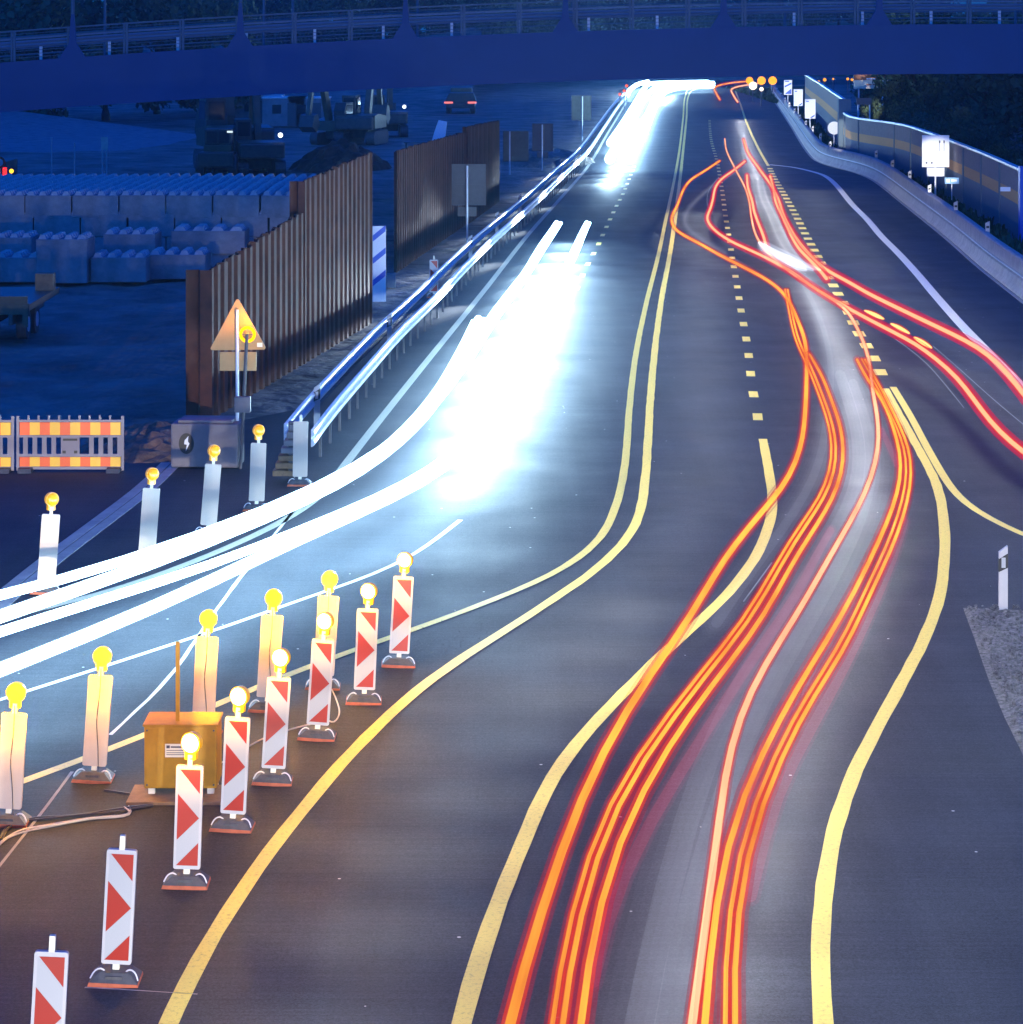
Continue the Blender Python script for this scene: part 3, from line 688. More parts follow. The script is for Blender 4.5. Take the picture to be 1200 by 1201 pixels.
# ------------------------------------------------------------------ beacons
def red_poly(mb, pts, w, z0, h, y):
    mb.add([(-w/2+a*w, y, z0+h*(1-b)) for a, b in pts], [list(range(len(pts)))], 1)
def make_beacon(lamp, facing, cable=False):
    e = empty('traffic_beacon', (0, 0, 0))
    z0, h, w_ = .15, .97, .255
    # rounded slab blade
    def rr(w2, ha, hb, r, n=4):
        pts = []
        for cx, cz, a0 in ((w2-r, hb-r, 0), (-w2+r, hb-r, 90), (-w2+r, ha+r, 180), (w2-r, ha+r, 270)):
            for k in range(n+1):
                a = R(a0+90*k/n); pts.append((cx+r*math.cos(a), cz+r*math.sin(a)))
        return pts
    mb = MB().prism(rr(w_/2, z0, z0+h, .02), -.022, .022)
    if facing:
        iw, iz, ih = .205, z0+.035, h-.07
        mb.add([(-iw/2, -.0235, iz), (iw/2, -.0235, iz), (iw/2, -.0235, iz+ih), (-iw/2, -.0235, iz+ih)], [(0, 1, 2, 3)], 2)
        for pl in ([(.06, .0), (1, 0), (1, .25)], [(.0, .255), (1, .505), (0, .735)], [(1, .76), (1, 1), (0, 1)]):
            mb.add([(-iw/2+a*iw, -.0255, iz+ih*(1-b)) for a, b in pl], [list(range(3))], 1)
    else:
        mb.box(-.10, .10, .0225, .026, z0+.05, z0+h-.05)
    bl = mb.build('blade', [M['plastic_white'] if facing else M['plastic_back'], M['reflex_red'], M['reflex_white']], e)
    MB().box(-.022, .022, -.022, .022, z0+h, z0+h+(.12 if not lamp else .10)).build('stub', M['label'], e)
    MB().box(-.028, .028, -.022, .022, .07, z0).build('foot_peg', M['label'], e)
    f = MB(); 
    f.prism([(-.215, 0), (.215, 0), (.205, .035), (-.205, .035)], -.16, .16, mi=1)
    # tapered block
    lo = [(-.205, -.155), (.205, -.155), (.205, .155), (-.205, .155)]; hi = [(-.125, -.10), (.125, -.10), (.125, .10), (-.125, .10)]
    f.add([(a, b, .035) for a, b in lo]+[(a, b, .105) for a, b in hi], [(0, 1, 5, 4), (1, 2, 6, 5), (2, 3, 7, 6), (3, 0, 4, 7), (4, 5, 6, 7), (3, 2, 1, 0)], 0)
    f.box(-.07, .07, -.135, -.125, .06, .085, 0)
    f.build('foot', [M['rubber'], M['rubber_red']], e)
    for sx in (-1, 1): MB().pipe(smooth(crom([(sx*.09, -.05, .10), (sx*.12, -.06, .13), (sx*.17, -.07, .11), (sx*.20, -.10, .055)], .02), 2), .007, 6).build('handle', M['galv'], e)
    if lamp:
        zc = z0+h+.10+.11
        if lamp != 'dim':
            pl_ = bpy.data.lights.new('lamp_glow', 'POINT'); pl_.energy = 15 if lamp == 'lit' else 46; pl_.color = (1, .46, .0); pl_.shadow_soft_size = .03
            po = bpy.data.objects.new('lamp_glow', pl_); COL.objects.link(po); po.parent = e; po.location = (.0, -.15 if lamp == 'lit' else -.12, zc-(.09 if lamp == 'lit' else .13))
        l = empty('warning_lamp', (0, 0, 0)); l.parent = e
        hs = MB().tube((0, -.012, zc), (0, .055, zc), .100, .096, 24).box(-.055, .055, -.01, .05, zc-.155, zc-.07).box(-.03, .03, -.02, .03, z0+h+.06, zc-.14)
        if lamp == 'lit':
            hs.build('housing', M['amber'], l)
            MB().ball((0, -.014, zc), .088, 0, 18, sy=.45).build('lens', M['lens'], l)
            l.rotation_euler = (0, 0, R(-22))
        elif lamp == 'back':
            hs.build('housing', M['amber_back'], l)
            MB().ball((0, .055, zc), .088, 0, 18, sy=.45).build('lens', M['lens'], l)
        else:
            hs.build('housing', M['amber'], l); MB().ball((0, -.014, zc), .090, 0, 18, sy=.5).ball((0, .05, zc), .090, 0, 18, sy=.5).build('lens', M['lens_dim'], l)
            l.rotation_euler = (0, 0, R(30))
    if cable:
        MB().pipe(smooth(crom([(0.0, -.03, z0+h+.08), (.005, -.032, z0+h-.2), (-.008, -.032, z0+.5), (.03, -.032, z0+.2), (.05, -.04, .12), (.10, -.15, .03)], .05), 2), .004, 6).build('cable', M['cable'], e)
    return e
b_plain = make_beacon(None, True); b_lit = make_beacon('lit', True)
b_back = make_beacon('back', False, True); b_far = make_beacon('dim', False); b_farp = make_beacon(None, False)
used = set()
def place(proto, u, v, lean, label, group, rz=0):
    if proto.name in used: e = copy_tree(proto)
    else: e = proto; used.add(proto.name)
    e.location = P(u, v); e.rotation_euler = (R(random.uniform(-1.0, 1.0)), R(lean), R(rz))
    tag(e, label, 'traffic beacon', group); return e
GA, GB, GC = 'red and white beacons of the front row', 'beacons of the middle row seen from behind', 'beacons along the far side of the white trails'
place(b_plain, 52, 1290, 3, 'red and white beacon without a lamp cut off by the bottom left corner', GA, 2)
place(b_plain, 136, 1150, 3, 'red and white beacon without a lamp standing whole at lower left', GA, 0)
for i, (u, v, ln, t) in enumerate([(219, 1037, 1.7, 'nearest of the lamps, before the yellow battery box'), (273, 971, 2.8, 'second lit one, right of the battery box'), (320, 917, 3.6, 'third lit one from the near end'), (372, 865, 3.8, 'fourth lit one, overlapping a pale beacon behind'), (427, 823, 2.4, 'fifth lit one, second from the far end'), (467.5, 780, 3.4, 'farthest lit one at the head of the front row')]):
    place(b_lit, u, v, ln, 'red white lit beacon, '+t, GA, random.uniform(-4, 4))
for i, (u, v, ln, t) in enumerate([(10, 965, 3.5, 'at the left picture edge'), (110, 914, 4.2, 'left of the yellow battery box'), (238, 862, 2.8, 'right behind the battery box'), (313, 832, 3.6, 'behind the third lit beacon'), (379, 806, 3.6, 'farthest of its row, behind the fourth lit beacon')]):
    place(b_back, u, v, ln, 'pale beacon back with round yellow lamp, '+t, GB, random.uniform(-6, 6))
for i, (u, v, ln, t) in enumerate([(54, 695, 4, 'nearest one at far left'), (172, 659, 4.2, 'beside the drainage channel'), (244, 627, 4.5, 'in front of the grey cabinet'), (301, 598, 2, 'right of the sign post')]):
    place(b_far, u, v, ln, 'grey beacon back with small orange lamp, '+t, GC, random.uniform(-8, 8))
place(b_farp, 352, 569, .8, 'plain grey beacon back without a lamp before the crash barrier end', GC)
e = place(b_plain, 509, 349, 0, 'small weathered red and white beacon behind the left crash barrier', None)

# yellow battery box with pole
e = empty('battery_box', P(210, 934), 'yellow lit metal battery box with upright pole standing between the two beacon rows', 'equipment box')
MB().box(-.36, .40, -.02, .46, .09, .74, bev=.012).build('cabinet', M['box_yellow'], e)
MB().box(-.375, .415, -.035, .475, .742, .765, bev=.008).build('lid', M['box_yellow'], e)
l = MB().box(-.14, .13, -.026, -.0205, .42, .56, 0)
for z in (.445, .465, .49): l.box(-.125, .115, -.029, -.0265, z, z+.006, 1)
l.box(-.125, -.09, -.029, -.0265, .515, .545, 1); l.box(-.08, .07, -.029, -.0265, .52, .535, 1)
l.build('label_plate', [M['label'], M['steel_dark']], e)
s_ = MB()
for x in (-.33, .37):
    for z in (.13, .70): s_.tube((x, -.03, z), (x, -.015, z), .010, n=8)
s_.build('screws', M['steel_dark'], e)
for x in (-.32, .30):
    MB().box(x, x+.07, .0, .05, -.0, .09).build('leg', M['label'], e); MB().box(x, x+.07, .38, .43, 0, .09).build('leg', M['label'], e)
MB().box(-.045, -.005, .10, .14, .766, 1.60).build('pole', M['box_yellow'], e)
e = MB().box(-.55, .62, -.12, .50, 0, .03).build('wooden_pallet', M['wood'], loc=P(212, 940)); tag(e, 'thin brown board lying under the yellow battery box', 'board')
for o_ in (): pass
# cables on the asphalt
cabs = [([(0, 985), (15, 968), (40, 962), (90, 958), (140, 952), (178, 945)], 'bundle of thin cables running from the left edge to the battery box'),
        ([(-10, 1000), (8, 985), (28, 975), (60, 970), (110, 962), (150, 958), (155, 955), (148, 948)], 'looped cable lying just below the cable bundle at left'),
        ([(233, 907), (262, 897), (290, 880), (315, 866), (350, 853), (372, 848)], 'thin pale cable stretched between the first and fourth lit beacons'),
        ([(120, 928), (150, 932), (190, 938), (250, 943), (255, 930)], 'orange brown cable lying before the battery box'),
        ([(388, 846), (392, 850), (399, 838), (393, 822), (390, 806)], 'white cable looping up beside the fourth lit beacon')]
for i, (pts, lb) in enumerate(cabs):
    mb = MB()
    for k in range(3 if i < 2 else 1):
        base_ = IP(pts)
        q = [p+Vector((random.uniform(-.03, .03), random.uniform(-.05, .05), .012+k*.006)) for p in base_]
        mb.pipe(smooth(crom(q, .08), 2), .009, 6)
    o = mb.build('cable', [M['cable'] if i in (0, 3) else M['plastic_back']]); tag(o, lb, 'cable')

# ------------------------------------------------------------------ barricades at left
def barricade(loc, label):
    e = empty('barricade', loc, label, 'barricade', 'plastic barricades at the left edge')
    f = MB()
    Wd, Ht = .975, .93
    f.box(-Wd, -Wd+.05, -.02, .02, .02, Ht+.08).box(Wd-.05, Wd, -.02, .02, .02, Ht+.08)
    f.box(-Wd+.05, Wd-.05, -.018, .018, .04, .09).box(-Wd+.05, Wd-.05, -.018, .018, .27, .32).box(-Wd+.05, Wd-.05, -.018, .018, .62, .66).box(-Wd+.05, Wd-.05, -.018, .018, .90, .94)
    f.box(-.17, .17, -.015, .015, .321, .619)
    for i in range(11):
        x = -Wd+.12+i*.171
        if abs(x) > .2: f.box(x, x+.085, -.015, .015, .32, .62)
    for i in range(9):
        x = -Wd+.2+i*.185; f.box(x, x+.035, -.015, .015, .94, 1.02)
    f.build('frame', mat('barrier_plastic', (.24, .21, .23), .5) if 'barrier_plastic' not in bpy.data.materials else bpy.data.materials['barrier_plastic'], e)
    for nm, z0, z1 in (('upper_band', .665, .895), ('lower_band', .095, .265)):
        b = MB(); n = 10; x0 = -Wd+.06; ww = (2*Wd-.12)/n
        for i in range(n): b.box(x0+i*ww, x0+(i+1)*ww, -.024, .017, z0, z1, i % 2)
        b.build(nm, [M['reflex_orange'], M['reflex_yellow']], e)
    d = MB().box(-.13, .13, -.0175, -.0155, .56, .60).box(-.14, -.08, -.0175, -.0155, .33, .38).box(.07, .13, -.0175, -.0155, .33, .38)
    d.build('slots', M['black'], e)
    for sx in (-1, 1): MB().prism([(-.22, 0), (.22, 0), (.18, .08), (-.18, .08)], sx*.8-.12, sx*.8+.12, 'x').build('foot', M['rubber'], e)
    return e
bc = barricade(P(83, 553)+Vector((0, 0, -.0)), 'whole orange and yellow banded plastic barricade at left before the dirt yard')
c = copy_tree(bc); c.location = bc.location+Vector((-1.99, -.02, 0)); c['label'] = 'orange and yellow barricade cut off by the left picture edge'

# grey cabinet with oval sticker
e = empty('grey_cabinet', P(240, 550), 'low grey cabinet with a black oval sticker beside the sheet pile wall', 'cabinet', rz=R(-4))
MB().box(-.62, .62, 0, .7, .02, .82, bev=.035).build('body', M['grey_cab'], e)
MB().box(-.50, .50, .05, .65, .822, .88, bev=.02).build('lid', M['grey_cab'], e)
ov = MB(); pts = [(-.33+.14*math.cos(a*math.pi/14), .46+.19*math.sin(a*math.pi/14)) for a in range(28)]
ov.prism(pts, -.010, -.001, mi=0); 
ov.prism([(-.36, .52), (-.29, .60), (-.30, .50), (-.27, .46), (-.34, .32), (-.32, .44), (-.37, .45)], -.014, -.0105, mi=1)
ov.build('sticker', [M['black'], M['sign_white']], e)

# triangular sign from behind with lamp and slanted pole
e = empty('warning_sign', P(279, 545), 'back of a triangular warning sign glowing amber with a small plate beneath', 'sign')
s = sc(545); zz1 = lambda v: (545-v)/s
mb = MB()
def rtri(c, r0, n=5):
    pts = []
    for k, (x, z) in enumerate(c):
        cx = sum(q[0] for q in c)/3; cz = sum(q[1] for q in c)/3
        ang = math.atan2(z-cz, x-cx); d = Vector((cx-x, cz-z)).normalized()*r0*2
        for j in range(n+1):
            a = ang+R(-60+120*j/n); pts.append((x+d.x+r0*math.cos(a), z+d.y+r0*math.sin(a)))
    return pts
mb.prism(rtri([(-.52, zz1(411)), (.54, zz1(410)), (0, zz1(349))], .035), -.015, .01)
mb.build('triangle_plate', mat('sign_back_amber_lit', (.42, .26, .10), .5, .1, noise=(3, .9, 1.1)), e)  # amber lamplight put into the grey metal's base colour
MB().box(-.33, .35, -.015, .01, zz1(435), zz1(413), bev=.008).build('lower_plate', bpy.data.materials['sign_back_amber_lit'], e)
MB().tube((0, -.05, 0), (0, -.05, zz1(363)), .032).build('post', M['galv'], e)
MB().box(.36, .46, -.02, -.016, zz1(407), zz1(402)).build('sticker', M['label'], e)
e2 = empty('warning_light', P(284, 547)+Vector((0, -.25, 0)), 'round amber warning light on a slanted pole with a small control box', 'warning light')
zt = zz1(388)
MB().tube((0, 0, 0), (.12, .0, zt), .030).build('pole', M['sign_back'], e2)
MB().torus((.12, .09, zz1(393)+.05), .125, .028).build('lamp_ring', emis('amber_ring', (1, .42, .0), 3.2), e2)
MB().box(.0, .24, .078, .10, zz1(393)+.042, zz1(393)+.058).box(.112, .128, .078, .10, zz1(393)-.07, zz1(393)+.17).build('lamp_bracket', M['steel_dark'], e2)
pl_ = bpy.data.lights.new('ring_light', 'POINT'); pl_.energy = 20; pl_.color = (1, .38, .0); pl_.shadow_soft_size = .05
po = bpy.data.objects.new('ring_light', pl_); COL.objects.link(po); po.parent = e2; po.location = (.12, .02, zz1(393)+.22)
MB().box(-.10, .19, -.10, .03, zz1(479), zz1(461), bev=.01).build('control_box', M['grey_cab'], e2)
# stacked end terminal of barrier
e = empty('barrier_terminal', P(338, 566), 'stepped stack of pale plates ending the left crash barrier behind a grey beacon', 'barrier end')
for i in range(7):
    xw = .10+.06*min(i, 4)
    MB().box(-.28+ .05*i, .14, .05, .40, .10+.135*i, .10+.135*i+.095, bev=.01).build('plate', M['concrete_old'] if i > 2 else M['wood'], e)
MB().box(.0, .10, .1, .3, 0, 1.05).build('core_post', M['steel_dark'], e)
# earth/rubble heap behind barricade
def heap(name, u, v, rx, ry, h, m, label, cat, seed=1, n=22):
    rg = random.Random(seed); mb = MB(); vs = []; c = P(u, v)
    for i in range(n+1):
        for j in range(n+1):
            x = (i/n*2-1); y = (j/n*2-1); r = math.sqrt(x*x+y*y)
            z = max(-.05, h*(1-r**1.3)+rg.uniform(-.12, .12)*h)-.02
            if r >= 1: z = -.06
            vs.append((x*rx, y*ry, z))
    mb.add(vs, [(i*(n+1)+j, (i+1)*(n+1)+j, (i+1)*(n+1)+j+1, i*(n+1)+j+1) for i in range(n) for j in range(n)], 0, False)
    o = mb.build(name, m, loc=c); tag(o, label, cat); return o
heap('rubble_heap', 185, 520, 1.5, 2.4, .40, mat('rubble', (.22, .13, .08), .9, noise=(3, .5, 1.5), bump=(8, .8, .05)), 'low brown heap of rubble beside the grey cabinet', 'rubble')
heap('spoil_heap', 400, 197, 2.9, 4, 1.6, M['rust'], 'dark pointed spoil heap behind the first sheet pile wall', 'spoil heap', 4)
heap('spoil_heap', 640, 190, 3, 6, .9, M['dirt'], 'low dark heap beside the far sign backs', 'spoil heap', 6)

# ------------------------------------------------------------------ concrete block yard
def make_block(lx=1.6, ly=1.55, lz=.78):
    mb = MB().box(-lx/2+.012, lx/2-.012, -ly/2+.012, ly/2-.012, 0, lz, 0, bev=.03)
    for i in range(4):
        for j in range(4):
            x = -lx/2+lx*(i+.5)/4; y = -ly/2+ly*(j+.5)/4; a, b = .13, .07
            mb.add([(x-a, y-a, lz-.001), (x+a, y-a, lz-.001), (x+a, y+a, lz-.001), (x-a, y+a, lz-.001), (x-b, y-b, lz+.13), (x+b, y-b, lz+.13), (x+b, y+b, lz+.13), (x-b, y+b, lz+.13)],
                   [(0, 1, 5, 4), (1, 2, 6, 5), (2, 3, 7, 6), (3, 0, 4, 7), (4, 5, 6, 7)], 1)
    return mb
blk = None; nblk = 0
def block(x, y, z, label, group, sx=1, rz=0):
    global blk, nblk
    if blk is None: blk = make_block().build('concrete_block', [M['concrete_old'], M['stud']]); o = blk
    else: o = blk.copy(); COL.objects.link(o)
    o.location = (x, y, z); o.scale = (sx, 1, 1); o.rotation_euler = (0, 0, rz); nblk += 1
    tag(o, label, 'concrete block', group)
rb_ = random.Random(9)
yb0 = 89.0
for j in range(7):
    for i in range(9):
        x = -19.2+i*1.62+rb_.uniform(-.02, .02)
        y = yb0+j*1.58
        if j < 2:
            for k in (0, 1): block(x+(.3 if k else 0), y, k*.80, 'studded concrete block in the lower layers of the block stack\'s back row', 'blocks in the lower layers of the back stack', 1, rb_.uniform(-.01, .01))
        block(x, y, 1.45+rb_.uniform(-.015, .015), 'studded concrete block in the flat top layer of the block stack', 'blocks in the top layer', 1, rb_.uniform(-.012, .012))
def fb(u0, u1, vbot, vtop, D, label):
    s_ = F/D; w_ = (u1-u0)/s_/1.6; x = ((u0+u1)/2-600)/s_
    z1 = H-(vtop-VH)/s_-.03; z0 = max(0, H-(vbot-VH)/s_)
    z = max(0.0, z1-.78)
    block(x, D+.78, z if z > .2 else 0, label, 'blocks stacked in front of the long row', w_, 0)
L0 = 'studded concrete block at the front of the yard, '
fb(-30, 50, 333, 312, 80.6, L0+'low one behind the trailer')
fb(42, 103, 333, 309, 80.3, L0+'lower of the stacked pair')
fb(42, 103, 308, 280, 80.3, L0+'upper of the stacked pair')
fb(-20, 38, 308, 278, 83.5, L0+'upper one at the left edge'); fb(-20, 38, 330, 305, 83.6, L0+'under the leftmost upper one')
fb(106, 172, 333, 310, 80.6, L0+'low one right of the stacked pair')
fb(173, 242, 333, 303, 81.6, L0+'low one touching the rusty wall')
fb(121, 183, 308, 274, 84.0, L0+'raised one behind the low right block'); fb(121, 183, 330, 304, 84.1, L0+'under the raised one')
fb(200, 288, 300, 270, 85.5, L0+'long raised one farthest right'); fb(200, 288, 330, 300, 85.6, L0+'under the long raised one')

# flatbed trailer at left edge
e = empty('flatbed_trailer', P(-12, 402), 'steel flatbed trailer cut off by the left edge of the picture', 'trailer')
MB().box(-1.3, .98, 0, 4.6, .78, .95).box(-1.3, 1.02, -.05, .02, .72, 1.0).build('bed', M['machine_y'], e)
for x in (.10, .55, -.5): MB().box(x-.05, x+.05, -.04, 4.4, .45, .76).build('frame_beam', M['machine'], e)
wheel = None
for (x, y) in ((.72, .8), (.72, 2.0), (-.4, .8), (-.4, 2.0)):
    m_ = MB().tube((x-.13, y, .38), (x+.13, y, .38), .38, n=22, mi=0).tube((x+.131, y, .38), (x+.14, y, .38), .2, n=16, mi=1).build('wheel', [M['rubber'], M['galv']], e)
MB().box(.86, 1.0, -.08, -.05, .40, .95).build('tail_upright', M['machine_y'], e)
MB().box(.2, .98, -.03, .0, 1.0, 1.18).build('rear_rail', M['machine_y'], e)
o = MB().box(0, .48, 0, .4, 0, .46, bev=.01).build('wooden_crate', M['wood'], loc=P(-12, 402)+Vector((.50, 3.6, .95))); tag(o, 'small brown crate standing on the flatbed trailer', 'crate')

# ------------------------------------------------------------------ construction machines
def excavator(loc, label, rz=0, boomup=True, s=1.0, light=False):
    e = empty('excavator', loc, label, 'excavator', rz=rz); e.scale = (s, s, s)
    for sx in (-1, 1):
        mb = MB(); pts = [(-1.6+.4*math.cos(a), .42+.42*math.sin(a)) for a in [R(90+k*22.5) for k in range(9)]]+[(1.6+.4*math.cos(a), .42+.42*math.sin(a)) for a in [R(-90+k*22.5) for k in range(9)]]
        mb.prism(pts, sx*1.0-.28, sx*1.0+.28, 'x'); t = mb.build('track', M['rubber'], e)
    MB().box(-.6, .6, -.7, .7, .4, .95).build('undercarriage', M['machine'], e)
    MB().prism([(-1.7, 1.0), (1.5, 1.0), (1.5, 1.7), (-.6, 1.9), (-1.7, 1.8)], -1.25, 1.25, 'x').build('upper_body', M['machine_y'], e)
    MB().box(-1.2, 1.2, -2.1, -1.7, .95, 1.75, bev=.12).build('counterweight', M['machine'], e)
    c = MB().prism([(-.1, 1.7), (1.35, 1.6), (1.45, 2.4), (1.1, 3.0), (-.1, 3.0)], -1.2, -.35, 'x').build('cab', M['machine'], e)
    MB().prism([(.05, 2.1), (1.25, 2.1), (1.05, 2.85), (.05, 2.85)], -1.215, -.335, 'x').box(-1.1, -.45, -.115, -.105, 2.1, 2.85).build('window', M['glass'], c)
    b = MB().prism([(.9, 1.5), (1.5, 1.7), (2.6, 4.4), (4.0, 4.9), (3.9, 5.2), (2.2, 4.9), (1.0, 2.2)], -.05, .30, 'x').build('boom', M['machine_y'], e)
    MB().prism([(3.6, 5.3), (4.1, 5.0), (4.9, 2.2), (4.6, 2.1)], -.02, .27, 'x').build('stick', M['machine_y'], e)
    MB().prism([(4.4, 2.3), (5.0, 2.2), (5.3, 1.4), (4.6, 1.0), (4.0, 1.5)], -.45, .65, 'x').build('bucket', M['machine'], e)
    if light: MB().ball((1.0, -1.8, 2.2), .13).build('work_light_or_glint', emis('bright_spot_glow', (.8, .9, 1), 4), e)  # glowing ball; on the first machine it paints a bright reflection
    return e
excavator(P(303, 205), 'excavator with raised boom and a bright reflection, right of the wheel loader', R(12), light=True)
excavator(P(424, 169), 'tall dark excavator behind the first sheet pile wall, left of its twin', R(-10), s=1.1)
excavator(P(457, 160), 'dark excavator right of its twin with a small work light', R(5), s=1.0, light=True)
excavator(P(396, 169), 'dim dark excavator leftmost of the three behind the spoil heap', R(160), s=.95)
excavator(P(275, 200), 'black excavator standing upright directly behind the wheel loader', R(20), s=1.35)
e = empty('wheel_loader', P(253, 209), 'wheel loader with glazed cab seen from behind beyond the block stack', 'wheel loader')
MB().box(-.95, .95, 0, 1.6, .55, 1.35, bev=.1).build('engine_cover', M['machine'], e)
MB().box(-.75, .75, 1.0, 2.4, 1.2, 1.7, bev=.05).build('body', M['machine_y'], e)
c = MB().box(-.72, .72, 1.1, 2.3, 1.7, 2.55, bev=.06).build('cab', M['machine'], e); MB().box(-.6, -.05, 1.08, 1.095, 1.8, 2.42).box(.05, .6, 1.08, 1.095, 1.8, 2.42).build('window', M['glass'], c)
for x in (-.85, .85):
    for y in (.7, 3.2): MB().tube((x-.22, y, .62), (x+.22, y, .62), .62, n=22).build('wheel', M['rubber'], e)
MB().box(-1.1, 1.1, 4.2, 5.0, .2, 1.1, bev=.1).build('bucket', M['machine'], e); MB().box(-.15, .15, 2.4, 4.3, .7, 1.0).build('lift_arm', M['machine_y'], e)
MB().box(.5, .8, 1.05, 1.1, 2.35, 2.45).build('work_light_or_glint', emis('work_light_dim', (.7, .9, 1), 1.2), e)
e = empty('dump_truck', P(540, 134), 'dark wide truck with two red tail lights on the haul road', 'truck')
MB().prism([(-1.5, 1.0), (1.5, 1.0), (1.15, 1.9), (-1.0, 1.9)], 0, 4).build('cargo_bed', M['machine'], e)
MB().box(-1.3, 1.3, 0, 5.5, .5, 1.0, bev=.08).build('chassis', M['machine'], e); MB().box(-1.0, 1.0, 4.2, 6, 1.0, 2.3, bev=.1).build('cab', M['machine_y'], e)
for x in (-1.1, 1.1):
    for y in (.9, 4.8): MB().tube((x-.2, y, .45), (x+.2, y, .45), .45, n=18).build('wheel', M['rubber'], e)
    MB().box(x*.98-.4, x*.98+.4, -.05, .0, .95, 1.12).build('tail_light', emis('tail_light_glow', (1, .22, .22), 1.3) if 'tail_light_glow' not in bpy.data.materials else bpy.data.materials['tail_light_glow'], e)
# site cabins in the distance
cab0 = None
for i, (u, v, w_) in enumerate([(300, 147, 4.2), (333, 150, 3.4), (362, 150, 3.2)]):
    e = empty('site_cabin', P(u, v), 'pale site cabin in the distance, %s of three between the excavators' % ['leftmost', 'middle', 'rightmost'][i], 'site cabin', 'site cabins')
    MB().box(-w_/2, w_/2, 0, 2.4, .1, 2.3, bev=.05).build('body', M['concrete_old'], e)
    MB().box(-w_/2-.05, w_/2+.05, -.05, 2.45, 2.301, 2.42).build('roof', M['galv'], e)
    MB().box(-.9, -.2, -.02, -.005, 1.1, 1.8).build('window', M['glass'], e); MB().box(.3, 1.0, -.02, -.005, .15, 1.95).build('door', M['sign_back'], e)
# tarpaulin covered pallet near wall
e = empty('covered_pallet', P(508, 176), 'bright blue and white wrapped bundle on a low frame above the second pile wall', 'bundle')
MB().prism([(-.1, .5), (.75, .5), (.9, 1.8), (.35, 1.9), (.1, 1.2)], 0, .8).build('wrap', mat('wrap', (.5, .65, .8), .4), e)
MB().box(-1.9, 1.0, -.1, .9, .42, .5).box(-1.8, -1.7, 0, .1, 0, .42).box(.8, .9, 0, .1, 0, .42).box(-1.8, -1.7, .7, .8, 0, .42).box(.8, .9, .7, .8, 0, .42).build('frame', M['machine'], e)
# sign backs on the left
def sign_back(u, vb, x0, x1, y0, y1, label, plate=None, mt='sign_back', frame=True):
    s_ = sc(vb); e = empty('sign_back', P(u, vb), label, 'sign')
    X0, X1, Z0, Z1 = (x0-u)/s_, (x1-u)/s_, (vb-y1)/s_, (vb-y0)/s_
    MB().box(X0, X1, 0, .03, Z0, Z1, bev=.012).build('panel', M[mt], e)
    if frame:
        t = .035
        MB().box(X0-t, X0, -.03, .035, Z0-t, Z1+t).box(X1, X1+t, -.03, .035, Z0-t, Z1+t).box(X0, X1, -.03, .035, Z1, Z1+t).box(X0, X1, -.03, .035, Z0-t, Z0).box(X0, X1, -.02, -.002, (Z0+Z1)/2-.01, (Z0+Z1)/2+.01).build('frame', M['sign_back'], e)
    MB().tube((0, -.06, 0), (0, -.06, Z1-.02), .04).build('post', M['galv'], e)
    if plate: MB().box((plate[0]-u)/s_, (plate[1]-u)/s_, 0, .03, (vb-plate[3])/s_, (vb-plate[2])/s_).build('lower_plate', M[mt], e)
    return e
sign_back(548, 291, 531, 569, 194, 240, 'nearest grey sign back with a light frame behind the left crash barrier', (537, 559, 243, 254))
sign_back(636, 200, 625, 648, 146, 177, 'smaller mottled sign back with bright post, beyond the nearest framed one', (630, 643, 179, 186))
sign_back(683, 165, 671, 693, 113, 141, 'dim farthest sign back close to the left crash barrier', None, 'machine')
sign_back(598, 205, 590, 620, 154, 190, 'dark wide panel between the second pile wall and the mottled sign back', None, 'machine', False)
e = empty('striped_board', P(445, 356), 'white and blue striped upright board in the gap between the pile walls', 'board')
MB().box(-.19, .19, 0, .05, .05, 2.25).build('board', M['sign_white'], e)
d = MB()
for z in (.5, 1.15, 1.8): d.prism([(-.185, z), (.185, z+.30), (.185, z+.48), (-.185, z+.18)], -.006, -.001)
d.build('stripes', M['sign_blue'], e)
o = MB().box(-.12, .16, 0, .2, 0, .45, bev=.02).build('bollard_block', M['concrete_old'], loc=P(458, 338)); tag(o, 'small pale block standing at the foot of the second pile wall', 'block')
# far left poles and lights
for i, (u, vb, vt, lb) in enumerate([(61, 216, 162, 'thin pole left of the two by the block stack'), (88, 216, 168, 'thin pole right of the two by the block stack')]):
    h_ = (vb-vt)/sc(vb)
    o = MB().tube((0, 0, 0), (0, 0, h_), .035, .03, 8).ball((0, 0, h_), .045, 0, 8).build('thin_pole', M['galv'], loc=P(u, vb)); tag(o, lb, 'pole')
e = empty('narrow_sign', P(123, 216), 'narrow bluish sign on twin posts behind the block stack', 'sign')
s_ = sc(216)
MB().box(-4/s_, 4/s_, 0, .04, 40/s_, 55/s_).build('panel', M['galv'], e)
for x in (-2.5, 2.5): MB().tube((x/s_, .04, 0), (x/s_, .04, 42/s_), .03).build('post', M['galv'], e)
e = empty('no_entry_sign', P(0, 232), 'round red rimmed sign cut off by the left edge', 'sign'); s_ = sc(232)
MB().tube((0, -.02, 41/s_), (0, 0, 41/s_), 7/s_, n=26).build('rim', M['trim_red'], e); MB().tube((0, -.03, 41/s_), (0, -.021, 41/s_), 4.4/s_, n=26).build('face', mat('pink_white', (.8, .6, .75), .5), e)
MB().tube((0, .03, 0), (0, .03, 44/s_), .04).build('post', M['galv'], e)
e = empty('parked_truck', P(-6, 226), 'truck rear with a red light cut off at the left edge', 'truck'); s_ = sc(226)
MB().box(-1.2, .55, 0, 3, .5, 1.5, bev=.05).build('body', M['machine'], e)
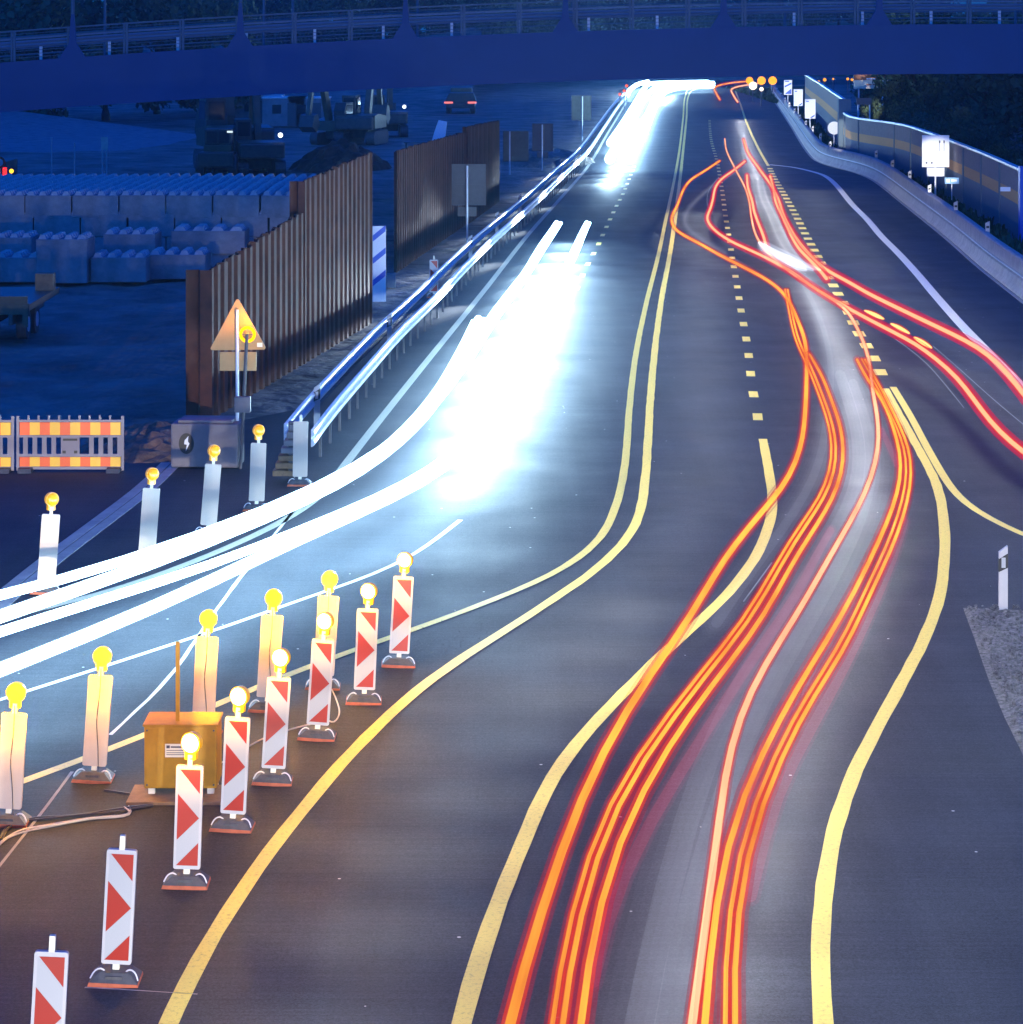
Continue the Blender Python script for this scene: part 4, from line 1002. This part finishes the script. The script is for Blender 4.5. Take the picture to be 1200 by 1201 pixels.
for x in (-.9, .35): MB().tube((x-.12, .6, .4), (x+.12, .6, .4), .4, n=18).build('wheel', M['rubber'], e)
MB().box(.42, .60, -.06, .0, .6, 1.2).build('tail_light', emis('red_glow', (1, .02, .02), 3), e)
o = MB().ball((0, 0, 0), .10, 0, 12).box(-.04, .04, .05, .12, -1.0, .05, 1).build('small_lamp', [emis('amber_small', (1, .4, .02), 4), M['steel_dark']], loc=P(14, 232)+Vector((0, 0, 31/sc(232)))); tag(o, 'small amber lamp beside the red rimmed sign at far left', 'lamp')

# distant lamps and glowing reflection balls under the bridge
AM = emis('distant_amber', (1, .26, .01), 2.6); AM2 = emis('distant_amber_dim', (1, .36, .03), 1.6); WM = emis('distant_white_reflection', (1, .8, .6), 3)
fl = [(879, 95, .42, AM, 'amber lamp under the bridge, left of the bright three'), (893, 95, .48, AM, 'amber lamp under the bridge, middle of the bright three'), (906, 95, .48, AM, 'amber lamp under the bridge, right of the bright three'),
      (883, 101, .42, WM, 'whitish light reflection just below the left amber lamp'), (893, 105, .2, WM, 'small whitish light reflection below the middle amber lamp'),  # glowing balls painted in for reflections
      (960, 96, .14, AM2, 'small amber lamp at the far end of the noise wall, left one'), (967, 94, .2, AM2, 'small amber lamp at the far end of the noise wall, brighter one'), (977, 93, .12, AM2, 'tiny amber lamp right of the brighter one'),
      (994, 93, .16, AM2, 'amber lamp left of a pair beside the direction sign'), (999, 94, .16, AM2, 'amber lamp touching the direction sign'), (1125, 91.5, .14, AM2, 'faint amber lamp in the dark trees, left one'), (1133, 91.5, .10, AM2, 'faint amber lamp in the dark trees, right one')]
for u, v, r, m_, lb in fl:
    z = 1.7; D = F*(H-z)/(v-VH); D = min(D, 330)
    z = H-(v-VH)*D/F
    o = MB().ball((0, 0, 0), r, 0, 14, sy=.5).box(-.05, .05, .1, .2, -z, 0, 1).build('distant_light', [m_, M['steel_dark']], loc=Vector(((u-600)*D/F, D, z))); tag(o, lb, 'lamp', 'distant lamps under the bridge')
for i, (u, v) in enumerate([(735, 101), (732, 107), (727, 111)]):
    D = 240; z = H-(v-VH)*D/F
    o = MB().ball((0, 0, 0), .14, 0, 10).box(-.04, .04, .05, .12, -z, 0, 1).build('distant_light', [emis('red_small', (1, .12, .06), 1.6), M['steel_dark']], loc=Vector(((u-600)*D/F, D, z))); tag(o, 'tiny red lamp near the far end of the left crash barrier, '+['top', 'middle', 'bottom'][i]+' one', 'lamp', 'tiny red lamps')

# ------------------------------------------------------------------ trees
def crown_mesh(seed, R0, Hc, n, cl=16):
    rg = random.Random(seed); mb = MB(); cs = []
    for i in range(cl):
        a = rg.random()*6.28; t = rg.random(); rr_ = R0*math.sqrt(rg.random())*(.95 if t < .6 else .6)
        cs.append((Vector((rr_*math.cos(a), rr_*math.sin(a), Hc*(.1+.85*t))), R0*rg.uniform(.28, .5)))
    for i in range(n):
        c, r = rg.choice(cs)
        d = Vector((rg.gauss(0, 1), rg.gauss(0, 1), rg.gauss(0, 1))).normalized()*r*rg.uniform(.55, 1.05)
        p = c+d; s_ = rg.uniform(.14, .34)
        a = Vector((rg.gauss(0, 1), rg.gauss(0, 1), rg.gauss(0, 1))).normalized(); b = a.orthogonal().normalized()
        mb.add([p-a*s_, p+b*s_*.6, p+a*s_, p-b*s_*.6], [(0, 1, 2, 3)], 0)
    return mb
protos = []
for k in range(3):
    e = empty('tree', (0, 0, 0))
    tm = MB().pipe(crom([(0, 0, -.2), (.15, 0, 2), (-.1, .1, 4.5), (.1, 0, 8)], .8), [.32*(1-.09*i) if i < 10 else .04 for i in range(40)][:len(crom([(0, 0, -.2), (.15, 0, 2), (-.1, .1, 4.5), (.1, 0, 8)], .8))], 8)
    rg = random.Random(k)
    for i in range(7):
        a = rg.random()*6.28; z = rg.uniform(2.2, 6); tm.tube((0, 0, z), (2.6*math.cos(a), 2.6*math.sin(a), z+rg.uniform(1.2, 3)), .10, .02, 6)
    tm.build('trunk', M['bark'], e)
    crown_mesh(20+k, 3.4, 8.5, 3600, 20).build('crown', M['leaf'] if k != 1 else M['leaf2'], e, loc=(0, 0, 1.2))
    protos.append(e)
pu = set(); rt = random.Random(31)
def tree(x, y, sc_, label, group, z=0):
    k = rt.randint(0, 2)
    if k in pu: e = copy_tree(protos[k])
    else: e = protos[k]; pu.add(k)
    e.location = (x, y, z); e.scale = (sc_*rt.uniform(.9, 1.2), sc_, sc_*rt.uniform(.9, 1.15)); e.rotation_euler = (0, 0, rt.random()*6.28)
    tag(e, label, 'tree', group)
for i in range(30):
    y = 165+(i % 6)*13+rt.uniform(-4, 4); x = y*.138+4.0+(i//6)*4.6+rt.uniform(-1.2, 1.2); tree(x, y, rt.uniform(.75, 1.1), 'dark leafy tree in the belt of trees behind the noise wall', 'trees behind the noise wall', -1.2)
for i in range(26):
    x = -24-i*2.6+rt.uniform(-1, 1); tree(x, 205+rt.uniform(-8, 35), rt.uniform(.9, 1.5), 'dark leafy tree in the belt of trees beyond the construction yard', 'trees beyond the construction yard', -.8)
for i in range(16):
    x = -22+i*6+rt.uniform(-2, 2); tree(x, 400+rt.uniform(-10, 20), rt.uniform(1.3, 1.8), 'faint distant tree on the hillside above the bridge railing', 'distant trees above the bridge', 6)
for i in range(26):
    x = -52+i*3.1+rt.uniform(-1, 1); tree(x, 352+rt.uniform(-6, 12), rt.uniform(1.0, 1.5), 'dark distant tree on top of the embankment behind the bridge', 'distant trees on the embankment', 3)
for i in range(16):
    y = 100+i*4.2; x = 22.3+rt.uniform(0, 2.0)+(5 if y < 112 else 0); tree(x+(.02*(y-100)), y, rt.uniform(.30, .42), 'low bushy tree directly behind the near noise wall', 'low trees by the noise wall', -1.0)

# ------------------------------------------------------------------ light trails
def trail(pts, r, mats, name, label, cat, group, z=.72, step=1.2, it=3, strands=((0, 0, 1.0),), grow=None, seed=0):
    """one car's lamp trail: strands are (sideways, up, radius factor) in units of r"""
    path = smooth(crom(IP(pts, z), step), it)
    mb = MB(); rg = random.Random(seed+len(pts))
    for (sx, up, rf) in strands:
        ph = rg.random()*6.28; pp = []
        for i, p in enumerate(path):
            t = path[min(i+1, len(path)-1)]-path[max(i-1, 0)]; t.z = 0; t.normalize(); sd = Vector((t.y, -t.x, 0))
            w = .18*math.sin(p.y*.22+ph) if len(strands) > 1 else 0
            pp.append(p+sd*(sx+w)*r*(grow(p.y) if grow else 1)+Vector((0, 0, up*r)))
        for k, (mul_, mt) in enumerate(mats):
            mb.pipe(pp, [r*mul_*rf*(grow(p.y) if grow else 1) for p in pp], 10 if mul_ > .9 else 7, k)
    o = mb.build(name, [m for _, m in mats]); tag(o, label, cat, group); return path
WC = emis('headlight_core', (.42, .72, 1.0), 26); 
WH1 = glow_add('headlight_halo_inner', (.55, .8, 1.0), .25); WH2 = glow_add('headlight_halo_outer', (.25, .6, 1.0), .06)  # halos: thin glowing shells round the core stand in for bloom
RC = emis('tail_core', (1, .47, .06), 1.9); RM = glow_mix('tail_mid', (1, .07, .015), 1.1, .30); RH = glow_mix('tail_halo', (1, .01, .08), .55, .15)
PC = emis('tail_pale_core', (1, .66, .36), 1.7)
CM = glow_add('crimson', (1, .02, .10), .06); CM2 = glow_add('crimson_halo', (.8, .01, .15), .03)
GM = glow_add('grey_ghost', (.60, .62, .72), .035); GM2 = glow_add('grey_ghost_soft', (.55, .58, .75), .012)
WT = glow_add('thin_white', (.7, .8, 1), .16)
vary(RC, .45, 1.5); vary(PC, .7, 1.3)
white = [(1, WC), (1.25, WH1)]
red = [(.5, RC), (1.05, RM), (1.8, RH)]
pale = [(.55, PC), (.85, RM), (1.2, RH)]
wgrow = lambda y: 1+.75*max(0, min(1, (y-40)/16))
GW = 'white headlight trails'; GR = 'red tail light trails'
wt = [
 ([(655, 262), (640, 285), (622, 315), (600, 345), (575, 378), (555, 410), (530, 447), (505, 480), (470, 514), (430, 544), (380, 573), (317, 600), (233, 630), (133, 667), (60, 686), (0, 700), (-80, 718)], .070, 'white headlight trail starting highest at left and hugging the left beacons'),
 ([(564, 376), (552, 400), (532, 436), (508, 474), (482, 504), (445, 537), (395, 570), (320, 606), (240, 638), (167, 670), (100, 688), (0, 724), (-80, 752)], .088, 'thick white headlight trail starting at the round white tip in the road middle'),
 ([(690, 262), (674, 297), (655, 333), (634, 370), (612, 408), (590, 448), (564, 495), (530, 535), (480, 568), (400, 604), (300, 643), (200, 683), (117, 703), (0, 741), (-80, 768)], .062, 'white headlight trail starting highest at right, right partner of the left one'),
 ([(615, 392), (600, 430), (580, 475), (555, 515), (520, 550), (470, 582), (400, 612), (350, 632), (300, 657), (200, 707), (100, 748), (0, 787), (-80, 818)], .085, 'lowest white headlight trail sweeping towards the left edge'),
]
wpaths = []
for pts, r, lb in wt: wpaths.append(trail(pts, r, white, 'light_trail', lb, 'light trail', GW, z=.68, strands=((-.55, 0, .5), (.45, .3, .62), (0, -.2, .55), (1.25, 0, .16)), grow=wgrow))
far = [([(836, 98), (800, 98.5), (775, 101), (764, 107), (752, 122), (740, 145), (726, 168), (715, 187)], .26, 'white trail ending at the left tip of the far bright patch'),
       ([(836, 101), (806, 102), (785, 106), (775, 113), (765, 132), (757, 152), (748, 170), (739, 187)], .26, 'white trail ending at the right tip of the far bright patch'),
       ([(830, 96.5), (790, 97), (765, 98), (756, 104), (745, 122), (730, 147), (716, 168)], .24, 'white trail along the left side of the far bright patch'),
       ([(833, 99), (798, 100), (778, 103), (770, 112), (762, 132), (750, 152), (740, 165), (728, 180)], .30, 'white trail in the middle of the far bright patch'),
       ([(760, 96.3), (752, 98), (745, 101), (738, 107), (736, 112)], .24, 'short white trail hooking left at the top of the far bright patch')]
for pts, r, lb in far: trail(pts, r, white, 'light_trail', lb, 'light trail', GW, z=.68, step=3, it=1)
rt_ = [
 ([(844, 189), (826, 201), (811, 210.5), (803, 220), (798, 231), (794, 242), (788, 254), (789, 265), (798, 274), (817, 284), (840, 297), (861, 308), (883, 319), (899, 328), (916, 341), (927, 357), (935, 375), (944, 400), (946, 430), (944, 487), (939, 525), (925, 560), (905, 587), (875, 622), (850, 655), (824, 697), (792, 752), (763, 787), (733, 834), (704, 887), (681, 933), (657.5, 997), (634, 1073), (611, 1143), (597, 1201), (580, 1280)], .065, red, 'long red trail bulging over the double line then running leftmost to the bottom'),
 ([(873.5, 189.5), (861, 199.5), (846, 210.5), (839, 220), (836, 234), (833, 245), (829, 256), (833, 265), (844, 275), (862, 286), (883, 295), (905, 306), (930, 320), (950, 335), (971, 348), (996, 362.5), (1023, 377), (1050, 391), (1075, 404), (1096, 420), (1112, 432), (1132, 455), (1150, 480), (1172, 507), (1200, 530), (1240, 560)], .075, red, 'red trail from the inner bulge to the right edge, lower of the two'),
 ([(850, 163), (852, 177), (862.5, 199), (873.5, 220), (879, 238), (881, 254), (886, 275), (897, 293), (912, 308), (930, 322), (954, 337), (974, 350), (990, 361), (1001, 377), (1009, 393), (1015, 408), (1020, 430), (1023, 457), (1029, 490), (1030, 525), (1022, 560), (1005, 597), (985, 632), (960, 675), (947, 700), (914, 752), (879, 811), (857, 875), (845, 945), (836, 1027), (822, 1120), (812, 1201), (800, 1290)], .060, pale, 'pale cream trail running down through the grey blur in the middle lane'),
 ([(872, 164), (877, 179), (890, 198), (903, 216), (912, 232.5), (919, 253), (927, 269), (938, 286), (954, 304), (970, 318), (992, 329), (1019, 345), (1050, 360), (1085, 377), (1117, 392), (1148, 408), (1171, 427), (1200, 462), (1230, 500)], .085, red, 'orange red trail leaving at the right edge, upper of the two'),
 ([(876, 206), (877, 220), (882, 236), (884.5, 249), (890, 264), (895.5, 278), (899, 292)], .085, red, 'short red trail beside the pale one above the white flare'),
 ([(903, 207), (906.5, 220), (910, 238), (917.5, 254.5), (925, 271), (936, 291), (950.5, 306), (963, 319), (969, 327)], .085, red, 'short red trail ending at the dense dashes, left of the orange red one'),
 ([(922, 340), (928, 368), (936, 400), (950, 432), (962.5, 465), (974, 500), (978, 537), (971, 570), (954, 600), (932, 632), (912, 664), (898, 697), (873, 735), (829, 787), (788, 840), (747, 892), (717, 945), (692, 1003), (672, 1079), (659, 1149), (652, 1201), (642, 1290)], .072, red, 'thick orange trail on the left of the middle pair'),
 ([(949, 416), (962, 437), (975, 470), (986, 502), (989, 540), (982.5, 570), (967.5, 600), (947, 632), (925, 667), (910, 697), (879, 747), (829, 811), (788, 869), (751, 927), (722, 986), (701, 1062), (688, 1137), (680, 1201), (672, 1290)], .055, red, 'orange trail on the right of the middle pair'),
 ([(1005, 422), (1017, 445), (1035, 470), (1047, 500), (1056, 532), (1056, 562), (1047, 595), (1032, 632), (1016, 665), (1001, 697), (967, 755), (932, 811), (898, 875), (868, 933), (851, 992), (838, 1062), (831, 1132), (827, 1201), (820, 1290)], .055, red, 'orange trail on the left of the right pair beside the pale lane line'),
 ([(1012, 422), (1031, 455), (1050, 492), (1064, 525), (1067.5, 555), (1062, 587), (1050, 625), (1033, 662), (1016, 697), (984, 764), (949, 817), (915, 881), (886, 945), (870, 1003), (860, 1079), (857, 1137), (858, 1201), (862, 1290)], .072, red, 'thick orange trail on the right of the right pair'),
 ([(974, 622), (955, 655), (935, 697), (897, 752), (850, 822), (803, 898), (757, 968), (727, 1027), (706, 1090), (695, 1150)], .055, [(1, CM), (1.6, CM2)], 'faint crimson trail between the middle pair and the pale trail'),
 ([(1061, 612), (1048, 655), (1029, 700), (992, 780), (950, 857), (912, 925), (893, 985), (880, 1050)], .055, [(1, CM), (1.6, CM2)], 'faint crimson trail right beside the right pair'),
 ([(1034, 505), (1044, 525), (1052, 545)], .05, [(1, CM), (1.6, CM2)], 'very short crimson trail inside the bend of the right pair'),
 ([(880, 95.5), (862, 97), (845, 100), (838, 103.5), (840, 110), (844, 117)], .12, red, 'small distant red hook shaped trail just under the bridge'),
 ([(895, 97), (880, 99.5), (867, 101.5), (858, 105), (860, 112), (865, 120)], .14, pale, 'small distant orange hook shaped trail just under the bridge'),
]
MULTI = [((-.42, 0, .62), (.60, .15, .50)), ((-.2, 0, .72), (.85, .1, .28)), ((-.75, 0, .26), (.12, .1, .74))]
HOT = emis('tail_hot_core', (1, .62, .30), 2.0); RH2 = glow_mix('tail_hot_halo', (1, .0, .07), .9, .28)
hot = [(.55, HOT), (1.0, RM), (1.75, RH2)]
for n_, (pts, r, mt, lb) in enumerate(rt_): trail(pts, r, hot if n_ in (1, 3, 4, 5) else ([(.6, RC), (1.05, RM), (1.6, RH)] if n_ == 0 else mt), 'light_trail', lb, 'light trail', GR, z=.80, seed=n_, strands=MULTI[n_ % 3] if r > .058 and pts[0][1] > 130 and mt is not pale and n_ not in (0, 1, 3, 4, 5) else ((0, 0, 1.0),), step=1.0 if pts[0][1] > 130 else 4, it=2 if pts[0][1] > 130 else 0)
# blinker flashes
BL = emis('blinker', (1, .62, .2), 2.5)
for i, (a, b) in enumerate([((1014, 364.5), (1036, 374)), ((1045, 380), (1066, 391)), ((1072, 396), (1092, 408))]):
    path = crom([P(*a, .85), P(*b, .85)], .2); n = len(path)
    rl = [.048*math.sin(math.pi*(k+.6)/(n+.2))**.6 for k in range(n)]
    mb = MB().pipe(path, rl, 10, 0).pipe(path, [q*1.8 for q in rl], 10, 1)
    o = mb.build('blinker_flash', [BL, RM]); tag(o, 'short bright yellow blinker flash beside the lower right trail, '+['first', 'second', 'third'][i]+' from the left', 'light trail', 'blinker flashes')
# white flare and pale blur trails
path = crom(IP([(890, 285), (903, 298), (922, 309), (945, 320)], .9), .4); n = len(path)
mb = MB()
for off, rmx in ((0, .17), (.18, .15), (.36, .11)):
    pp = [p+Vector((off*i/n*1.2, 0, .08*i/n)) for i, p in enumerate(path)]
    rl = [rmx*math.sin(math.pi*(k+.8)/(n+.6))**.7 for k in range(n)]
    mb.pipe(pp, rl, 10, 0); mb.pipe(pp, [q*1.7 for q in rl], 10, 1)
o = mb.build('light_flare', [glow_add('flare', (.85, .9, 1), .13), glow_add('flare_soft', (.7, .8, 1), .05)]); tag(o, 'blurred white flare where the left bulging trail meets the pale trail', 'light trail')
gh = [([(985, 440), (998, 480), (1008, 520), (1006, 570), (985, 615), (955, 665), (915, 730), (868, 800), (830, 880), (800, 960), (778, 1050), (760, 1140), (745, 1230)], .34, 'broad pale grey blur of moving cars beneath the cream trail, left strand'),
      ([(1000, 450), (1014, 490), (1022, 530), (1018, 580), (1000, 630), (972, 685), (935, 750), (893, 820), (858, 900), (828, 980), (806, 1060), (790, 1140), (778, 1230)], .30, 'broad pale grey blur of moving cars beneath the cream trail, right strand'),
      ([(940, 330), (960, 370), (972, 410), (975, 450), (968, 500), (962, 540), (945, 580), (915, 625), (880, 670), (840, 730)], .20, 'pale grey blur of moving cars left of the orange middle pair'),
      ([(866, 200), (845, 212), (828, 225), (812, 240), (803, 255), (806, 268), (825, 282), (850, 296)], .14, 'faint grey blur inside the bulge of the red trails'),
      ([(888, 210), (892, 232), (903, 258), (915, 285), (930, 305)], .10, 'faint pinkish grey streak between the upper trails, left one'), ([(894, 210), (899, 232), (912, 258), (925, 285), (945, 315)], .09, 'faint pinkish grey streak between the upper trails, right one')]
for pts, r, lb in gh:  # faint glowing tubes painted in for blurred car bodies
    trail(pts, r, [(.35, GM), (.6, GM2), (.85, GM2), (1.1, GM2)], 'pale_traffic_blur', lb, 'light trail', 'pale grey blurs of moving cars', z=.5)
th = [([(1094, 406), (1121, 429), (1144, 450), (1175, 478), (1215, 510)], 'thin white streak right of the blinker flashes'),
      ([(1050, 398), (1079, 418), (1105, 447), (1130, 478)], 'thin white streak left below the lower right trail'),
      ([(843, 208), (832, 222), (829, 238), (833, 248)], 'tiny white streak inside the red bulge'),
      ([(905, 660), (890, 680), (872, 705)], 'tiny white glint left of the middle pair')]
for i, (pts, lb) in enumerate(th): trail(pts, .008, [(1, WT)], 'light_streak', lb, 'light trail', 'thin streaks of light', z=.6)

# ------------------------------------------------------------------ spots for vehicle headlight sweeps, with unseen fill spots added
def spot(loc, aim, e, size, col, name='headlight_or_fill', blend=1.0, soft=.08, spec=.15):
    l = bpy.data.lights.new(name, 'SPOT'); l.energy = e; l.spot_size = R(size); l.spot_blend = blend; l.color = col; l.shadow_soft_size = soft; l.specular_factor = spec
    o = bpy.data.objects.new(name, l); COL.objects.link(o); o.location = loc
    d = Vector(aim)-Vector(loc); o.rotation_euler = d.to_track_quat('-Z', 'Y').to_euler(); return o
lane = crom(IP([(960, 1420), (850, 1201), (880, 1000), (930, 850), (985, 730), (1010, 620), (1010, 520), (995, 430), (960, 350), (925, 290), (900, 240), (885, 200), (875, 170), (868, 140)]), .5)
acc = 1e9; lp = lane[0]
for i, p in enumerate(lane):
    acc += (p-lp).length; lp = p
    if acc > 1.8:
        acc = 0; a = p+Vector((0, 0, .62)); spot(a, a+Vector((0, 0, -1)), 27, 177, (.92, .95, 1), blend=.15)
lane2 = crom(IP([(640, 800), (700, 720), (780, 640), (820, 560), (825, 480), (822, 400), (822, 320), (820, 250)]), .5); acc = 1e9; lp = lane2[0]  # added fill row, brightens the yellow lines
for p in lane2:
    acc += (p-lp).length; lp = p
    if acc > 2.5: acc = 0; a = p+Vector((0, 0, 1.6)); spot(a, a+Vector((0, .3, -1)), 72, 168, (.97, .95, .92), blend=.7)
lane4 = crom(IP([(1090, 1300), (1095, 1080), (1130, 900), (1170, 740), (1165, 640), (1110, 490), (1070, 420)]), .4); acc = 1e9; lp = lane4[0]  # added fill row right of the traffic, evens out the road
for p in lane4:
    acc += (p-lp).length; lp = p
    if acc > 2.2: acc = 0; a = p+Vector((0.3, 0, 1.6)); spot(a, a+Vector((0, .3, -1)), 42, 168, (.90, .96, 1), blend=.8)
lane3 = crom(IP([(230, 1330), (330, 1180), (450, 1000), (560, 880), (660, 790), (730, 700)]), .4); acc = 1e9; lp = lane3[0]  # added fill row, brightens the near median line
for p in lane3:
    acc += (p-lp).length; lp = p
    if acc > 1.8: acc = 0; a = p+Vector((0.3, 0, 1.3)); spot(a, a+Vector((0, .5, -1)), 42, 150, (1, .97, .90), blend=.8)
# dipped beams of the outbound cars still beneath the camera
for x in (-2.5, 1.5, 5, 9):
    spot((x, -3, 1.1), (x*.8, 17, -.9), 5000, 72, (1, .97, .93))
for tx, ty, tz, e_ in ((19.2, 116, 1.7, 11000), (20.9, 160, 1.45, 9000), (21.1, 178, 1.8, 9000), (23.0, 206, 1.8, 8000), (25.6, 234, 1.9, 8000), (24.4, 172, 4.1, 7000)):  # added spots, one per sign, standing in for retroreflection
    spot((tx-3.5, ty-22, 1.3), (tx, ty, tz), e_, 7 if ty < 240 else 11, (1, .97, .92), blend=.5)
# added fill spots along the exit, and one added to brighten the barricades
exl = crom(IP([(1230, 520), (1150, 440), (1080, 385), (1020, 335), (985, 290), (960, 255), (940, 225)]), .5)
acc = 1e9; lp = exl[0]
for p in exl:
    acc += (p-lp).length; lp = p
    if acc > 2: acc = 0; a = p+Vector((.4, 0, 1.5)); spot(a, a+Vector((.2, .5, -1)), 46, 165, (.94, .96, 1), blend=.8)
spot((-9.5, 4, 1.5), (-7.9, 46, -2.2), 24000, 12, (1, .86, .70), blend=.5)
# dipped beams of the inbound cars: they light the road ahead of them and rake the crash barrier
inb = crom(IP([(800, 102), (755, 140), (725, 190), (672, 262), (640, 318), (605, 385), (575, 440), (545, 500), (528, 555), (500, 592), (462, 630)]), .5)
acc = 1e9; lp = inb[0]
for i, p in enumerate(inb):
    acc += (p-lp).length; lp = p
    if acc > 4 and p.y < 300:
        acc = 0; k = 1.0 if 62 < p.y < 82 else (max(.03, (p.y-35)/27)**1.5 if p.y <= 62 else max(.05, 1-(p.y-84)/16)**2)
        if p.y > 130: k = .3
        a = p+Vector((.2, 0, .75)); spot(a, a+Vector((.2, -8, -3.6)), 1500*k, 112, (.52, .80, 1), blend=1)
    if int(i) % 26 == 0 and 50 < p.y < 240: spot(p+Vector((-.5, 0, .75)), p+Vector((-4.5, -9, .30)), 5200, 21, (.75, .88, 1), blend=1)
# ------------------------------------------------------------------ evening haze round the whole place, also there to add glow round the lights
m = bpy.data.materials.new('haze'); m.use_nodes = True; n = m.node_tree; n.nodes.clear()
pv = n.nodes.new('ShaderNodeVolumePrincipled'); pv.inputs['Color'].default_value = (.30, .62, 1, 1); pv.inputs['Density'].default_value = .00032; pv.inputs['Anisotropy'].default_value = .5
ou = n.nodes.new('ShaderNodeOutputMaterial'); n.links.new(pv.outputs[0], ou.inputs['Volume'])
hb = MB().box(-950, 950, -70, 2100, -1.2, 42).build('haze', m); tag(hb, kind='stuff')
S.cycles.volume_bounces = 0
